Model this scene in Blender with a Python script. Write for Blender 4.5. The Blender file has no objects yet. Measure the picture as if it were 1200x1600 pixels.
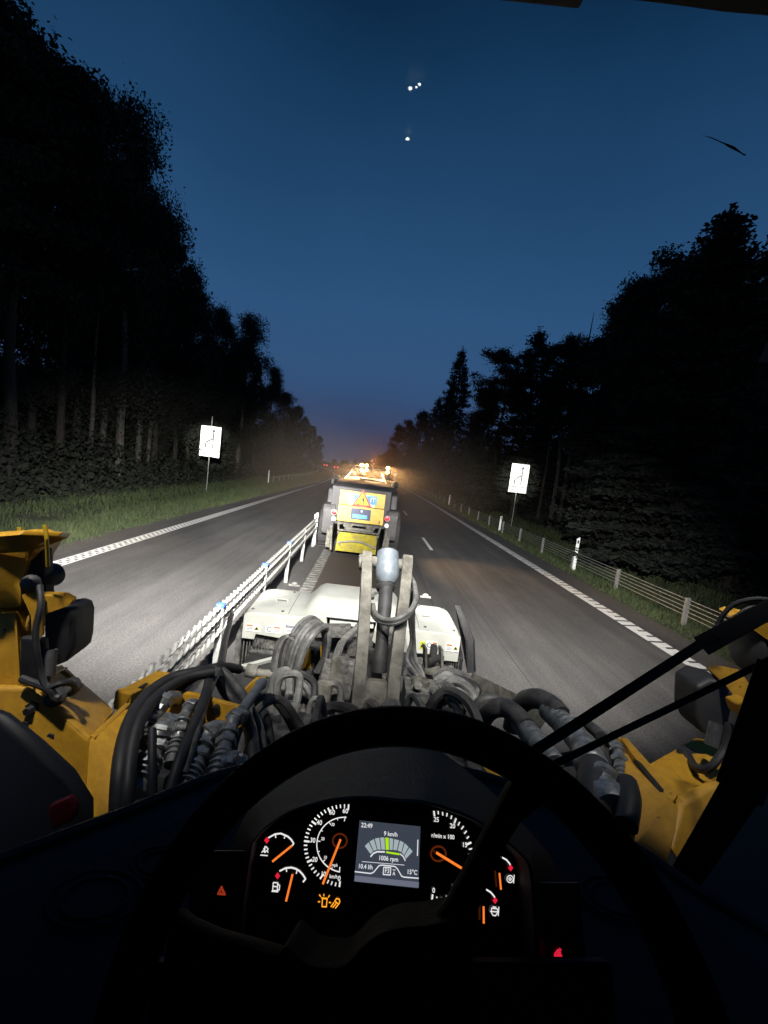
import bpy, bmesh, math, random
import numpy as np
from mathutils import Vector, Matrix
random.seed(7); RNG = np.random.default_rng(7)
R = math.radians
S = bpy.context.scene
COL = S.collection

# ------------------------------------------------------------------ camera
F = 680.0; EYE = 2.85
Yc = Vector((-18/F, 70/F, -1)).normalized()
_t = R(6.8); Zc = Vector((math.sin(_t), math.cos(_t), 0)); Zc = (Zc - Yc*Zc.dot(Yc)).normalized()
Xc = Yc.cross(Zc)
CAM2W = Matrix((Xc, Yc, Zc))
cd = bpy.data.cameras.new('camera'); cam = bpy.data.objects.new('camera', cd); COL.objects.link(cam)
cam.matrix_world = Matrix.Translation((0, 0, EYE)) @ CAM2W.to_4x4()
cd.sensor_fit = 'VERTICAL'; cd.sensor_height = 36; cd.lens = 36*F/1600; cd.clip_start = .02; cd.clip_end = 2000
S.camera = cam
S.view_settings.view_transform = 'Standard'; S.view_settings.look = 'None'
S.view_settings.exposure = 0.0; S.view_settings.gamma = 1

# ------------------------------------------------------------------ dusk sky
W = bpy.data.worlds.new('World'); S.world = W; W.use_nodes = True
nt = W.node_tree; nt.nodes.clear()
def wn(t, **k):
    n = nt.nodes.new(t)
    for a, b in k.items(): setattr(n, a, b)
    return n
wo = wn('ShaderNodeOutputWorld'); bg = wn('ShaderNodeBackground'); tc = wn('ShaderNodeTexCoord')
sx = wn('ShaderNodeSeparateXYZ'); cr = wn('ShaderNodeValToRGB'); nz = wn('ShaderNodeTexNoise'); ma = wn('ShaderNodeMath', operation='MULTIPLY_ADD')
nz.inputs['Scale'].default_value = 2.2; nz.inputs['Detail'].default_value = 4
L = nt.links.new
L(tc.outputs['Generated'], sx.inputs[0]); L(tc.outputs['Generated'], nz.inputs['Vector'])
L(nz.outputs[0], ma.inputs[0]); ma.inputs[1].default_value = .16; L(sx.outputs['Z'], ma.inputs[2])
L(ma.outputs[0], cr.inputs[0]); L(cr.outputs[0], bg.inputs[0]); L(bg.outputs[0], wo.inputs[0])
els = cr.color_ramp.elements
SKY = [(0.0,(.050,.045,.070)),(.10,(.052,.060,.120)),(.16,(.042,.070,.155)),(.26,(.035,.090,.205)),(.40,(.028,.090,.210)),(.55,(.018,.068,.165)),(.70,(.009,.044,.112)),(.81,(.003,.021,.060)),(1.0,(.001,.010,.032))]
els[0].position = SKY[0][0]; els[0].color = (*SKY[0][1], 1); els[1].position = 1; els[1].color = (*SKY[-1][1], 1)
for p, c in SKY[1:-1]:
    e = els.new(p); e.color = (*c, 1)
bg.inputs[1].default_value = 1.0

# ------------------------------------------------------------------ helpers
def ray(px, py): return CAM2W @ Vector(((px-600)/F, -(py-800)/F, -1))
def P(px, py, d):                       # point seen at a picture position, d metres ahead
    r = ray(px, py); return Vector((0, 0, EYE)) + r*(d/r.y)
def G(px, py, z=0.0):
    r = ray(px, py); return Vector((0, 0, EYE)) + r*((z-EYE)/r.z)
def X(px, py, x):
    r = ray(px, py); return Vector((0, 0, EYE)) + r*(x/r.x)
def curve(y): return -.0008*max(0, y-50)**2 if y < 260 else -.0008*210**2 - .336*(y-260)

def mat(name, col, rough=.6, metal=0, em=None, ems=0, noise=None, bump=0, nscale=8, spec=.5, coat=0):
    m = bpy.data.materials.new(name); m.use_nodes = True
    n = m.node_tree; b = n.nodes['Principled BSDF']
    b.inputs['Base Color'].default_value = (*col, 1); b.inputs['Roughness'].default_value = rough
    b.inputs['Metallic'].default_value = metal; b.inputs['Specular IOR Level'].default_value = spec
    b.inputs['Coat Weight'].default_value = coat
    if em: b.inputs['Emission Color'].default_value = (*em, 1); b.inputs['Emission Strength'].default_value = ems
    if noise or bump:
        t = n.nodes.new('ShaderNodeTexCoord'); z = n.nodes.new('ShaderNodeTexNoise')
        z.inputs['Scale'].default_value = nscale; z.inputs['Detail'].default_value = 8; z.inputs['Roughness'].default_value = .65
        n.links.new(t.outputs['Object'], z.inputs['Vector'])
        if noise:
            r = n.nodes.new('ShaderNodeValToRGB'); r.color_ramp.elements[0].position = .38; r.color_ramp.elements[1].position = .68
            r.color_ramp.elements[0].color = (*noise, 1); r.color_ramp.elements[1].color = (*col, 1)
            n.links.new(z.outputs[0], r.inputs[0]); n.links.new(r.outputs[0], b.inputs['Base Color'])
        if bump:
            bp = n.nodes.new('ShaderNodeBump'); bp.inputs['Strength'].default_value = bump; bp.inputs['Distance'].default_value = .02
            n.links.new(z.outputs[0], bp.inputs['Height']); n.links.new(bp.outputs[0], b.inputs['Normal'])
    return m

M = {}
M['yellow'] = mat('yellow_paint', (.62,.33,.022), .46, noise=(.47,.24,.02), bump=.10, nscale=24)
_y = M['yellow'].node_tree; _t = _y.nodes.new('ShaderNodeTexCoord'); _z = _y.nodes.new('ShaderNodeTexNoise'); _z.inputs['Scale'].default_value = 42; _z.inputs['Detail'].default_value = 6; _r = _y.nodes.new('ShaderNodeValToRGB'); _r.color_ramp.elements[0].position = .67; _r.color_ramp.elements[1].position = .76; _r.color_ramp.elements[0].color = (1,1,1,1); _r.color_ramp.elements[1].color = (.22,.17,.12,1); _x = _y.nodes.new('ShaderNodeMixRGB'); _x.blend_type = 'MULTIPLY'; _x.inputs[0].default_value = 1
_b = _y.nodes['Principled BSDF']; _src = _b.inputs['Base Color'].links[0].from_socket; _y.links.new(_t.outputs['Object'], _z.inputs[0]); _y.links.new(_z.outputs[0], _r.inputs[0]); _y.links.new(_src, _x.inputs[1]); _y.links.new(_r.outputs[0], _x.inputs[2]); _y.links.new(_x.outputs[0], _b.inputs['Base Color'])
M['yellow2'] = mat('bright_yellow_paint', (.75,.48,.02), .45, noise=(.6,.36,.02), nscale=5)
M['ygreen'] = mat('dirty_yellow_plate', (.50,.42,.02), .6, noise=(.26,.22,.05), nscale=6)
M['white'] = mat('white_paint', (.68,.68,.60), .35, noise=(.52,.53,.47), bump=.05, nscale=3)
M['dirt'] = mat('dusty_metal', (.24,.235,.21), .8, noise=(.03,.03,.03), bump=.6, nscale=16)
M['dirty2'] = mat('caked_metal', (.20,.19,.17), .8, noise=(.05,.05,.048), bump=.5, nscale=22)
M['dark'] = mat('dark_metal', (.05,.05,.05), .6, noise=(.02,.02,.02), bump=.2, nscale=12)
M['steel'] = mat('zinc_steel', (.52,.53,.52), .34, .6, noise=(.22,.22,.215), bump=.15, nscale=30)
M['rod'] = mat('pale_rod', (.22,.26,.29), .5, .2, noise=(.13,.15,.17), nscale=20)
M['arm'] = mat('dusty_link', (.22,.21,.175), .75, noise=(.08,.075,.06), bump=.4, nscale=11)
M['rubber'] = mat('black_rubber', (.018,.018,.02), .55, noise=(.035,.034,.033), nscale=20)
M['hose'] = mat('dusty_hose', (.035,.035,.037), .5, noise=(.12,.115,.108), bump=.2, nscale=14)
M['hosegrey'] = mat('grey_hose', (.22,.22,.205), .6, noise=(.10,.10,.095), nscale=18)
M['spring'] = mat('pale_spring', (.36,.38,.37), .5, .5, noise=(.15,.16,.16), nscale=25)
M['plastic'] = mat('black_plastic', (.010,.010,.011), .62, bump=.1, nscale=160)
M['plastic2'] = mat('grey_dash_plastic', (.020,.021,.026), .7, noise=(.014,.015,.019), bump=.15, nscale=180)
M['binn'] = mat('grey_binnacle_plastic', (.035,.034,.033), .65, bump=.15, nscale=180)
M['lens'] = mat('dark_lens', (.006,.006,.007), .12)
M['rim'] = mat('wheel_leather', (.002,.002,.0022), .6, bump=.15, nscale=120, spec=.03)
M['fender'] = mat('grey_fender', (.014,.015,.018), .55, noise=(.010,.011,.013), nscale=6)
M['red'] = mat('reflection_red', (.12,.006,.012), .4)  # colour of the reflection painted on the left fender
M['gtxt'] = mat('backlit_white', (0,0,0), .5, em=(1,.97,.95), ems=.85)
M['gneedle'] = mat('backlit_orange', (0,0,0), .5, em=(1,.22,.03), ems=1.0)
M['gring'] = mat('orange_ring', (0,0,0), .5, em=(1,.16,.03), ems=.09)
M['gred'] = mat('backlit_red', (0,0,0), .5, em=(1,.02,.06), ems=.75)
M['gamber'] = mat('amber_icon', (0,0,0), .5, em=(1,.36,.02), ems=1.3)
M['hazardm'] = mat('hazard_icon', (0,0,0), .5, em=(1,.10,.03), ems=.30)
M['ggreen'] = mat('green_icon', (0,0,0), .5, em=(.05,.8,.35), ems=.4)
M['scr'] = mat('screen', (0,0,0), .2, em=(.045,.055,.075), ems=1.0)
M['scrband'] = mat('screen_band', (0,0,0), .2, em=(.14,.15,.20), ems=1.0)
M['scrbar'] = mat('screen_bars', (0,0,0), .2, em=(.36,.43,.45), ems=1.0)
M['scrgreen'] = mat('screen_green', (0,0,0), .2, em=(.42,.78,.01), ems=1.0)
M['scrtxt'] = mat('screen_text', (0,0,0), .2, em=(.75,.76,.8), ems=1.0)
M['signw'] = mat('sign_white', (.93,.93,.90), .5)
M['black'] = mat('black_print', (.015,.015,.015), .6)
M['grey'] = mat('galvanised', (.30,.30,.28), .6, .2, noise=(.2,.2,.18), nscale=12)
M['post'] = mat('post_metal', (.24,.24,.225), .6, .1, noise=(.15,.15,.14), nscale=10)
M['rope'] = mat('wire_rope', (.30,.30,.28), .6, .1, noise=(.17,.17,.16), nscale=20)
M['blue'] = mat('blue_cap', (.03,.08,.62), .5)
M['bluep'] = mat('blue_panel', (.05,.22,.50), .5)
M['ltblue'] = mat('light_blue_panel', (.12,.42,.68), .5)
M['bodym'] = mat('mid_grey_body', (.085,.08,.085), .6, noise=(.05,.048,.05), nscale=5)
M['bodym2'] = mat('fender_grey', (.085,.082,.08), .65, noise=(.045,.043,.043), nscale=7)
M['body'] = mat('grey_body_paint', (.034,.032,.035), .55, noise=(.022,.021,.023), nscale=4)
M['bodyl'] = mat('light_body', (.30,.29,.27), .6, noise=(.18,.17,.16), nscale=6)
M['signred'] = mat('sign_red', (.75,.05,.02), .5)
M['signyel'] = mat('sign_yellow', (.95,.62,.01), .5)
M['orange'] = mat('orange_decal', (.6,.22,.05), .5)
M['decaly'] = mat('yellow_decal', (.6,.6,.05), .5)
M['navy'] = mat('navy_print', (.05,.06,.12), .5)
M['tail'] = mat('lit_tail_lamp', (.3,0,0), .3, em=(1,.03,.05), ems=1.8)
M['tailfar'] = mat('far_tail_lamp', (.3,0,0), .3, em=(1,.06,.08), ems=9)
M['work'] = mat('lit_work_lamp', (1,1,1), .3, em=(1,.56,.16), ems=26)
M['orangecone'] = mat('orange_beacon', (.8,.15,.02), .5)
M['glass'] = mat('dark_window', (.02,.02,.022), .08)
M['tyre'] = mat('tyre_rubber', (.035,.033,.032), .85, noise=(.02,.02,.02), bump=.4, nscale=20)
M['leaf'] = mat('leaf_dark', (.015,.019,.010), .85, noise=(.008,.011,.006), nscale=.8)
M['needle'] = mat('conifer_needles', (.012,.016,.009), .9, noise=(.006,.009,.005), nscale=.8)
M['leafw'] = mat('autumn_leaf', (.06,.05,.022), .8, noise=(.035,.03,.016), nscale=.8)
M['bark'] = mat('bark', (.045,.038,.03), .9, noise=(.02,.017,.014), bump=.5, nscale=6)
M['birch'] = mat('birch_bark', (.12,.11,.10), .9, noise=(.04,.036,.03), bump=.3, nscale=4)
M['grass'] = mat('grass', (.050,.068,.020), .85, noise=(.026,.038,.013), nscale=1.5)
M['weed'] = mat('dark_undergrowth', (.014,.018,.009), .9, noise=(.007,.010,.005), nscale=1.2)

def road_mat():
    m = bpy.data.materials.new('asphalt'); m.use_nodes = True; n = m.node_tree; b = n.nodes['Principled BSDF']
    t = n.nodes.new('ShaderNodeTexCoord'); lk = n.links.new
    def noise(sc, scale=(1,1,1), det=6):
        mp = n.nodes.new('ShaderNodeMapping'); mp.inputs['Scale'].default_value = scale; lk(t.outputs['Object'], mp.inputs[0])
        z = n.nodes.new('ShaderNodeTexNoise'); z.inputs['Scale'].default_value = sc; z.inputs['Detail'].default_value = det; z.inputs['Roughness'].default_value = .7
        lk(mp.outputs[0], z.inputs['Vector']); return z
    fine = noise(38, det=4); mid = noise(1.1, (1,.35,1)); streak = noise(2.3, (1,.02,1), 3); crack = noise(.9, (1,.06,1), 2)
    def ramp(src, a, b_, c0, c1):
        r = n.nodes.new('ShaderNodeValToRGB'); r.color_ramp.elements[0].position = a; r.color_ramp.elements[1].position = b_
        r.color_ramp.elements[0].color = (*c0, 1); r.color_ramp.elements[1].color = (*c1, 1); lk(src.outputs[0], r.inputs[0]); return r
    def mul(a, b_, f=1):
        x = n.nodes.new('ShaderNodeMixRGB'); x.blend_type = 'MULTIPLY'; x.inputs[0].default_value = f; lk(a.outputs[0], x.inputs[1]); lk(b_.outputs[0], x.inputs[2]); return x
    r1 = ramp(fine, .3, .72, (.032,.032,.033), (.125,.120,.113)); r2 = ramp(mid, .3, .7, (.68,.68,.69), (1.22,1.20,1.17)); r3 = ramp(streak, .35, .65, (.72,.72,.74), (1.08,1.08,1.08))
    out = mul(mul(r1, r2), r3)
    # tar seam lines running along the road
    sp = n.nodes.new('ShaderNodeSeparateXYZ'); lk(t.outputs['Object'], sp.inputs[0])
    wz = n.nodes.new('ShaderNodeMath'); wz.operation = 'MULTIPLY_ADD'; lk(crack.outputs[0], wz.inputs[0]); wz.inputs[1].default_value = .5; lk(sp.outputs['X'], wz.inputs[2])
    for x0 in (1.95, 2.9):
        d = n.nodes.new('ShaderNodeMath'); d.operation = 'SUBTRACT'; lk(wz.outputs[0], d.inputs[0]); d.inputs[1].default_value = x0
        a = n.nodes.new('ShaderNodeMath'); a.operation = 'ABSOLUTE'; lk(d.outputs[0], a.inputs[0])
        out = mul(out, ramp(a, .004, .02, (.35,.35,.35), (1,1,1)), .75)
    lk(out.outputs[0], b.inputs['Base Color'])
    b.inputs['Roughness'].default_value = .78; b.inputs['Specular IOR Level'].default_value = .35
    bp = n.nodes.new('ShaderNodeBump'); bp.inputs['Strength'].default_value = .5; bp.inputs['Distance'].default_value = .006
    lk(fine.outputs[0], bp.inputs['Height']); lk(bp.outputs[0], b.inputs['Normal'])
    return m
M['road'] = road_mat()
M['milled'] = mat('milled_asphalt', (.075,.056,.043), .9, noise=(.035,.027,.022), bump=.7, nscale=30)
M['mark'] = mat('road_paint', (.80,.80,.77), .6, noise=(.60,.60,.57), nscale=9)
M['markworn'] = mat('worn_road_paint', (.40,.39,.35), .7, noise=(.10,.10,.09), nscale=7)
M['gravel'] = mat('gravel_shoulder', (.10,.09,.08), .9, noise=(.04,.036,.03), bump=.8, nscale=25)
M['ground'] = mat('forest_floor', (.045,.050,.022), .95, noise=(.022,.026,.012), bump=.6, nscale=1.2)

M['wblack'] = mat('wiper_black', (.003,.003,.004), .7, spec=.15)
M['ceil'] = mat('lit_ceiling_lamp', (1,1,1), .4, em=(1,.97,.9), ems=30)
M['speck'] = mat('dried_dirt', (.6,.6,.58), .8)
M['pane'] = pm = bpy.data.materials.new('windscreen_glass'); pm.use_nodes = True; pn = pm.node_tree; pn.nodes.clear()
po = pn.nodes.new('ShaderNodeOutputMaterial'); px_ = pn.nodes.new('ShaderNodeMixShader'); ptr = pn.nodes.new('ShaderNodeBsdfTransparent'); pg = pn.nodes.new('ShaderNodeBsdfGlossy')
px_.inputs[0].default_value = .05; pg.inputs['Roughness'].default_value = .0; pn.links.new(ptr.outputs[0], px_.inputs[1]); pn.links.new(pg.outputs[0], px_.inputs[2]); pn.links.new(px_.outputs[0], po.inputs[0])

class MB:
    def __init__(s): s.v = []; s.f = []
    def add(s, vs, fs):
        k = len(s.v); s.v += [tuple(v) for v in vs]; s.f += [tuple(i+k for i in f) for f in fs]; return s
    def box(s, c, d, rot=None):
        c = Vector(c); vs = []
        for x in (-.5,.5):
            for y in (-.5,.5):
                for z in (-.5,.5):
                    p = Vector((x*d[0], y*d[1], z*d[2]))
                    vs.append(c + (rot @ p if rot else p))
        return s.add(vs, [(0,1,3,2),(4,6,7,5),(0,4,5,1),(2,3,7,6),(0,2,6,4),(1,5,7,3)])
    def prism(s, pts, vec):
        pts = [Vector(p) for p in pts]; vec = Vector(vec); n = len(pts)
        return s.add(pts + [p+vec for p in pts], [tuple(range(n))[::-1], tuple(range(n, 2*n))] + [(i,(i+1)%n,(i+1)%n+n,i+n) for i in range(n)])
    def tube(s, pts, r, n=8, caps=True):
        pts = [Vector(p) for p in pts]; m = len(pts)
        rs = r if isinstance(r, (list, tuple)) else [r]*m
        t0 = (pts[1]-pts[0]).normalized(); u = t0.orthogonal().normalized(); vs = []; fs = []
        for i in range(m):
            t = (pts[min(i+1, m-1)] - pts[max(i-1, 0)])
            t = t.normalized() if t.length > 1e-9 else t0
            u = u - t*u.dot(t); u = u.normalized() if u.length > 1e-6 else t.orthogonal().normalized(); w = t.cross(u)
            for k in range(n):
                a = 2*math.pi*k/n; vs.append(pts[i] + (u*math.cos(a) + w*math.sin(a))*rs[i])
        for i in range(m-1):
            for k in range(n):
                fs.append((i*n+k, i*n+(k+1)%n, (i+1)*n+(k+1)%n, (i+1)*n+k))
        if caps: fs += [tuple(range(n))[::-1], tuple(range((m-1)*n, m*n))]
        return s.add(vs, fs)
    def cyl(s, a, b, r, r2=None, n=16): return s.tube([a, b], [r, r if r2 is None else r2], n)
    def lathe(s, a, b, prof, n=16):      # prof: (t along a->b, radius)
        a = Vector(a); b = Vector(b)
        t = (b-a).normalized(); u = t.orthogonal().normalized(); w = t.cross(u); vs = []; fs = []
        m = len(prof)
        for q, r in prof:
            for k in range(n):
                an = 2*math.pi*k/n; vs.append(a + (b-a)*q + (u*math.cos(an)+w*math.sin(an))*r)
        for i in range(m-1):
            for k in range(n): fs.append((i*n+k, i*n+(k+1)%n, (i+1)*n+(k+1)%n, (i+1)*n+k))
        fs += [tuple(range(n))[::-1], tuple(range((m-1)*n, m*n))]
        return s.add(vs, fs)
    def ball(s, c, r, n=12):
        c = Vector(c); rr = r if isinstance(r, (tuple, list)) else (r, r, r); vs = []; fs = []; m = n//2
        for i in range(m+1):
            a = math.pi*i/m
            for k in range(n):
                b = 2*math.pi*k/n; vs.append(c + Vector((rr[0]*math.sin(a)*math.cos(b), rr[1]*math.sin(a)*math.sin(b), rr[2]*math.cos(a))))
        for i in range(m):
            for k in range(n): fs.append((i*n+k, i*n+(k+1)%n, (i+1)*n+(k+1)%n, (i+1)*n+k))
        return s.add(vs, fs)
    def poly(s, pts): return s.add(pts, [tuple(range(len(pts)))])
    def strip(s, A, B, closed=False):
        n = len(A); k = n if closed else n-1
        return s.add(list(A)+list(B), [(i,(i+1)%n,(i+1)%n+n,i+n) for i in range(k)])
    def build(s, name, m, parent=None, smooth=False, bevel=0, solid=0):
        me = bpy.data.meshes.new(name); me.from_pydata(s.v, [], s.f); me.update()
        bm = bmesh.new(); bm.from_mesh(me)
        if bevel:
            bmesh.ops.remove_doubles(bm, verts=bm.verts, dist=1e-5)
            es = [e for e in bm.edges if len(e.link_faces) == 2 and e.calc_face_angle(0) > .5]
            bmesh.ops.bevel(bm, geom=es, offset=bevel, segments=2, affect='EDGES', profile=.6, clamp_overlap=True)
        bmesh.ops.recalc_face_normals(bm, faces=bm.faces); bm.to_mesh(me); bm.free()
        if smooth or bevel:
            me.shade_smooth()
            me.set_sharp_from_angle(angle=R(38 if smooth else 50))
        me.materials.append(m)
        o = bpy.data.objects.new(name, me); COL.objects.link(o)
        if parent: setp(o, parent)
        if bevel: o.modifiers.new('wn', 'WEIGHTED_NORMAL').keep_sharp = True
        if solid:
            md = o.modifiers.new('solid', 'SOLIDIFY'); md.thickness = solid; md.offset = 0
        return o
def setp(o, p):
    o.parent = p
    if p.type == 'EMPTY': o.matrix_parent_inverse = Matrix.Translation(-p.location)
def thing(name, label, cat, loc=(0,0,0), group=None):
    o = bpy.data.objects.new(name, None); COL.objects.link(o); o.location = loc
    o['label'] = label; o['category'] = cat; o.empty_display_size = .2
    if group: o['group'] = group
    return o
def tag(o, label, cat, group=None, kind=None):
    if label: o['label'] = label
    if cat: o['category'] = cat
    if group: o['group'] = group
    if kind: o['kind'] = kind
    return o
def struct(o): o['kind'] = 'structure'; return o
def smooth_path(pts, k=6):
    pts = [Vector(p) for p in pts]; q = [pts[0]*2-pts[1]] + pts + [pts[-1]*2-pts[-2]]; out = []
    for i in range(1, len(q)-2):
        for j in range(k):
            t = j/k; a, b, c, d = q[i-1:i+3]
            out.append(.5*((2*b)+(c-a)*t+(2*a-5*b+4*c-d)*t*t+(3*b-a-3*c+d)*t**3))
    return out + [pts[-1]]
_glyph = {}
def glyphs(s):
    if s in _glyph: return _glyph[s]
    c = bpy.data.curves.new('t', 'FONT'); c.body = s; c.align_x = 'CENTER'; c.align_y = 'CENTER'; c.size = 1; c.resolution_u = 3
    o = bpy.data.objects.new('t', c); COL.objects.link(o)
    dg = bpy.context.evaluated_depsgraph_get(); e = o.evaluated_get(dg); me = e.to_mesh()
    r = ([v.co.copy() for v in me.vertices], [tuple(p.vertices) for p in me.polygons])
    e.to_mesh_clear(); bpy.data.objects.remove(o); bpy.data.curves.remove(c)
    _glyph[s] = r; return r
def text(mb, s, o, u, v, size, bold=0):
    vs, fs = glyphs(s); o = Vector(o); u = Vector(u).normalized()*size; v = Vector(v).normalized()*size
    n = u.cross(v).normalized()
    for k, (dx, dy) in enumerate([(0,0)] if not bold else [(0,0),(bold,0),(0,bold),(bold,bold)]):
        mb.add([o+u*(p.x+dx)+v*(p.y+dy)+n*k*.00004 for p in vs], fs)

# ------------------------------------------------------------------ ground, road, markings
ys = [-6, -3] + list(np.arange(0, 60, 2.0)) + list(np.arange(60, 260, 6.0)) + [270, 300, 350, 420, 520]
def ribbon(name, x0, x1, z, m, y0=-6, y1=520, segs=1):
    mb = MB(); yy = [y for y in ys if y0 < y < y1]; yy = [y0]+yy+[y1]
    for i in range(len(yy)-1):
        for k in range(segs):
            a = x0+(x1-x0)*k/segs; b = x0+(x1-x0)*(k+1)/segs
            c0, c1 = curve(yy[i]), curve(yy[i+1])
            mb.poly([(a+c0,yy[i],z),(b+c0,yy[i],z),(b+c1,yy[i+1],z),(a+c1,yy[i+1],z)])
    return struct(mb.build(name, m))
# terrain: one sheet to the horizon, verges fall to a ditch and rise into the forest
def gz(x, y):
    d = x - curve(y)
    if d < 0: a = max(0, -d-7.4)
    else: a = max(0, d-7.2)
    z = -.03 - .12*min(a, 1.5)/1.5
    if a > 1.5: z += -.25*math.sin(min(1, (a-1.5)/3)*math.pi) + max(0, a-5)*.06
    return min(z, 3)
mb = MB(); xs = [-600,-300,-150,-90,-60,-45,-36,-30,-26,-22,-19,-17,-15,-13.5,-12.5,-11.5,-10.6,-9.8,-9,-8.4,-7.8,-7.4,-6.9,0,6.8,7.2,7.7,8.3,8.9,9.6,10.4,11.2,12,13,14.5,16,18,21,25,30,36,45,60,90,150,300,600]
yg = [-40,-20,-8] + list(np.arange(0,70,3.0)) + list(np.arange(70,270,8.0)) + [300,350,420,520,900]
V = [];
for y in yg:
    c = curve(y)
    for x in xs:
        xx = x + c if abs(x) < 200 else x
        V.append((xx, y, gz(xx, y) + (.05*math.sin(xx*1.7+y*.9)+.04*math.sin(y*2.3-xx) if abs(x) > 8.5 else 0)))
nx = len(xs)
mb.add(V, [(j*nx+i, j*nx+i+1, (j+1)*nx+i+1, (j+1)*nx+i) for j in range(len(yg)-1) for i in range(nx-1)])
struct(mb.build('ground', M['ground'], smooth=True))
ribbon('road', -6.95, 6.75, 0, M['road'])
ribbon('gravel_shoulder', -7.5, -6.95, -.012, M['gravel'])
ribbon('gravel_shoulder', 6.75, 7.25, -.012, M['gravel'])
struct(MB().poly([(-.98,4.4,.004),(.85,4.4,.004),(.85,13.6,.004),(-.98,13.6,.004)]).build('milled_strip', M['milled']))
# right edge line: profiled thermoplastic, chevron ribs close by, plain farther away
mb = MB(); y = 2.0
while y < 34:
    x0, x1 = 6.06, 6.42
    mb.poly([(x0,y,.005),(x1,y+.06,.005),(x1,y+.29,.005),(x0,y+.23,.005)])
    mb.poly([(x0+.0,y+.23,.0045),(x0+.16,y+.255,.0045),(x0+.16,y+.33,.0045),(x0,y+.31,.0045)]) if int(y*7) % 3 else None
    y += .31
struct(mb.build('edge_line', M['mark']))
ribbon('edge_line', 6.06, 6.40, .004, M['mark'], 34, 300)
mb = MB()                                   # left edge line: two crossing wavy strokes of paint, as laid
for ph in (0, math.pi):
    A = []; B = []
    for i in range(0, 760):
        y = 5 + i*.04; xc = -6.42 +   .085*math.sin(y*2*math.pi/.5+ph)
        A.append((xc-.045, y, .005+ (.001 if ph else 0))); B.append((xc+.045, y, .005+(.001 if ph else 0)))
    mb.strip(A, B)
for ph in (-.15, .15):
    mb.poly([(-6.42+ph-.025,5,.0035),(-6.42+ph+.025,5,.0035),(-6.42+ph+.025,35.4,.0035),(-6.42+ph-.025,35.4,.0035)])
struct(mb.build('edge_line', M['mark']))
ribbon('edge_line', -6.55, -6.29, .004, M['mark'], 35.4, 300)
mb = MB()
for k in range(14):
    y = 16.3 + k*12; c = curve(y)
    if k < 1 or k >= 1: mb.poly([(2.55+c,y,.004),(2.68+c,y,.004),(2.68+curve(y+3),y+3,.004),(2.55+curve(y+3),y+3,.004)])
struct(mb.build('lane_line', M['mark']))
mb = MB()
for i in range(150):                        # worn line by the barrier, broken into blocks
    y = 3 + i*.22
    if random.random() < .88: mb.poly([(-1.26+random.uniform(-.01,.01),y,.0045),(-1.0,y+.02,.0045),(-1.0+random.uniform(-.015,.015),y+.185,.0045),(-1.26,y+.17,.0045)])
struct(mb.build('barrier_line', M['markworn']))

# ------------------------------------------------------------------ central cable barrier
BX = -1.66
bar = thing('cable_barrier', 'median wire rope barrier with twisted white ropes and blue capped posts between the carriageways', 'barrier', (BX,4,0))
def rope(mb, x, z, y0, y1, r, pitch, n=5, step=8, ph0=0):
    for ph in (0, math.pi):
        pts = []; k = int((y1-y0)/pitch*step)
        for i in range(k+1):
            y = y0 + i*pitch/step; a = 2*math.pi*i/step+ph+ph0
            pts.append((x+curve(y)+r*.95*math.cos(a), y, z+r*.95*math.sin(a)))
        mb.tube(pts, r, n)
heights = (.915,.815,.715,.615)
for j, h in enumerate(heights):
    mb = MB(); xo = .012 if j % 2 else -.012
    rope(mb, BX+xo, h, 2.2, 26, .020, .30, ph0=j*1.3)
    mb.build('cable', M['rope'], bar, smooth=True)
    mb = MB(); mb.tube([(BX+xo+curve(y), y, h) for y in [26]+[q for q in ys if 26 < q < 200]], .022, 5)
    mb.build('cable', M['rope'], bar, smooth=True)
yy = 5.3-2.25
for k in range(60):
    y = yy + k*2.25; c = curve(y)
    if k == 0: continue
    mb = MB(); mb.box((BX+c, y, .45), (.075, .035, .92)); mb.box((BX+c-.035, y+.012, .45), (.012, .06, .90)); mb.box((BX+c+.035, y+.012, .45), (.012, .06, .90))
    p = mb.build('post', M['post'], bar, bevel=.003 if k < 8 else 0)
    if k in (1, 2, 3): MB().box((BX+c, y, .935), (.10, .07, .05)).build('post_cap', M['blue'], p, bevel=.008)
def delineator(x, y, label, h=1.2, z=0, cat='marker post', group=None):
    t = thing('delineator_post', label, cat, (x, y, z), group)
    MB().prism([(x-.06,y,z-.1),(x+.06,y,z-.1),(x+.055,y,z+h),(x-.055,y,z+h-.06)], (0,.04,0)).build('post', M['signw'], t, bevel=.004)
    MB().box((x, y-.005, z+h*.86), (.055, .008, .12)).build('reflector', M['black'], t)
    return t
delineator(BX-.02, 14.6, 'white marker post on the median barrier just left of the yellow machine', 1.12)
# right-hand cable barrier
RX = 8.0
bar2 = thing('cable_barrier', 'roadside wire barrier with five thin cables on pale posts along the right grass verge', 'barrier', (RX, 7, 0))
for h in (.33,.43,.53,.63,.72):
    MB().tube([(RX+curve(y), y, h-.12) for y in [4]+[q for q in ys if 4 < q < 240]], .011, 5).build('cable', M['rope'], bar2, smooth=True)
for k in range(48):
    y = 7.1 + 3*k; x = RX+curve(y)
    mb = MB(); mb.box((x, y, .22), (.09, .05, .86))
    if k < 8: mb.box((x-.045, y+.02, .22), (.012, .07, .84)); mb.box((x+.045, y+.02, .22), (.012, .07, .84))
    mb.build('post', M['post'], bar2, bevel=.004 if k < 8 else 0)
delineator(RX-.02, 15.9, 'tall white marker post with dark stripe, nearest on the right cable barrier', 1.28, -.08)
delineator(RX-.02, 25.6, 'white marker post beside the foot of the right lane sign', 1.0, -.08)
delineator(RX-.02, 43, 'small bright marker post far along the right cable barrier', 1.15, -.08)
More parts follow.
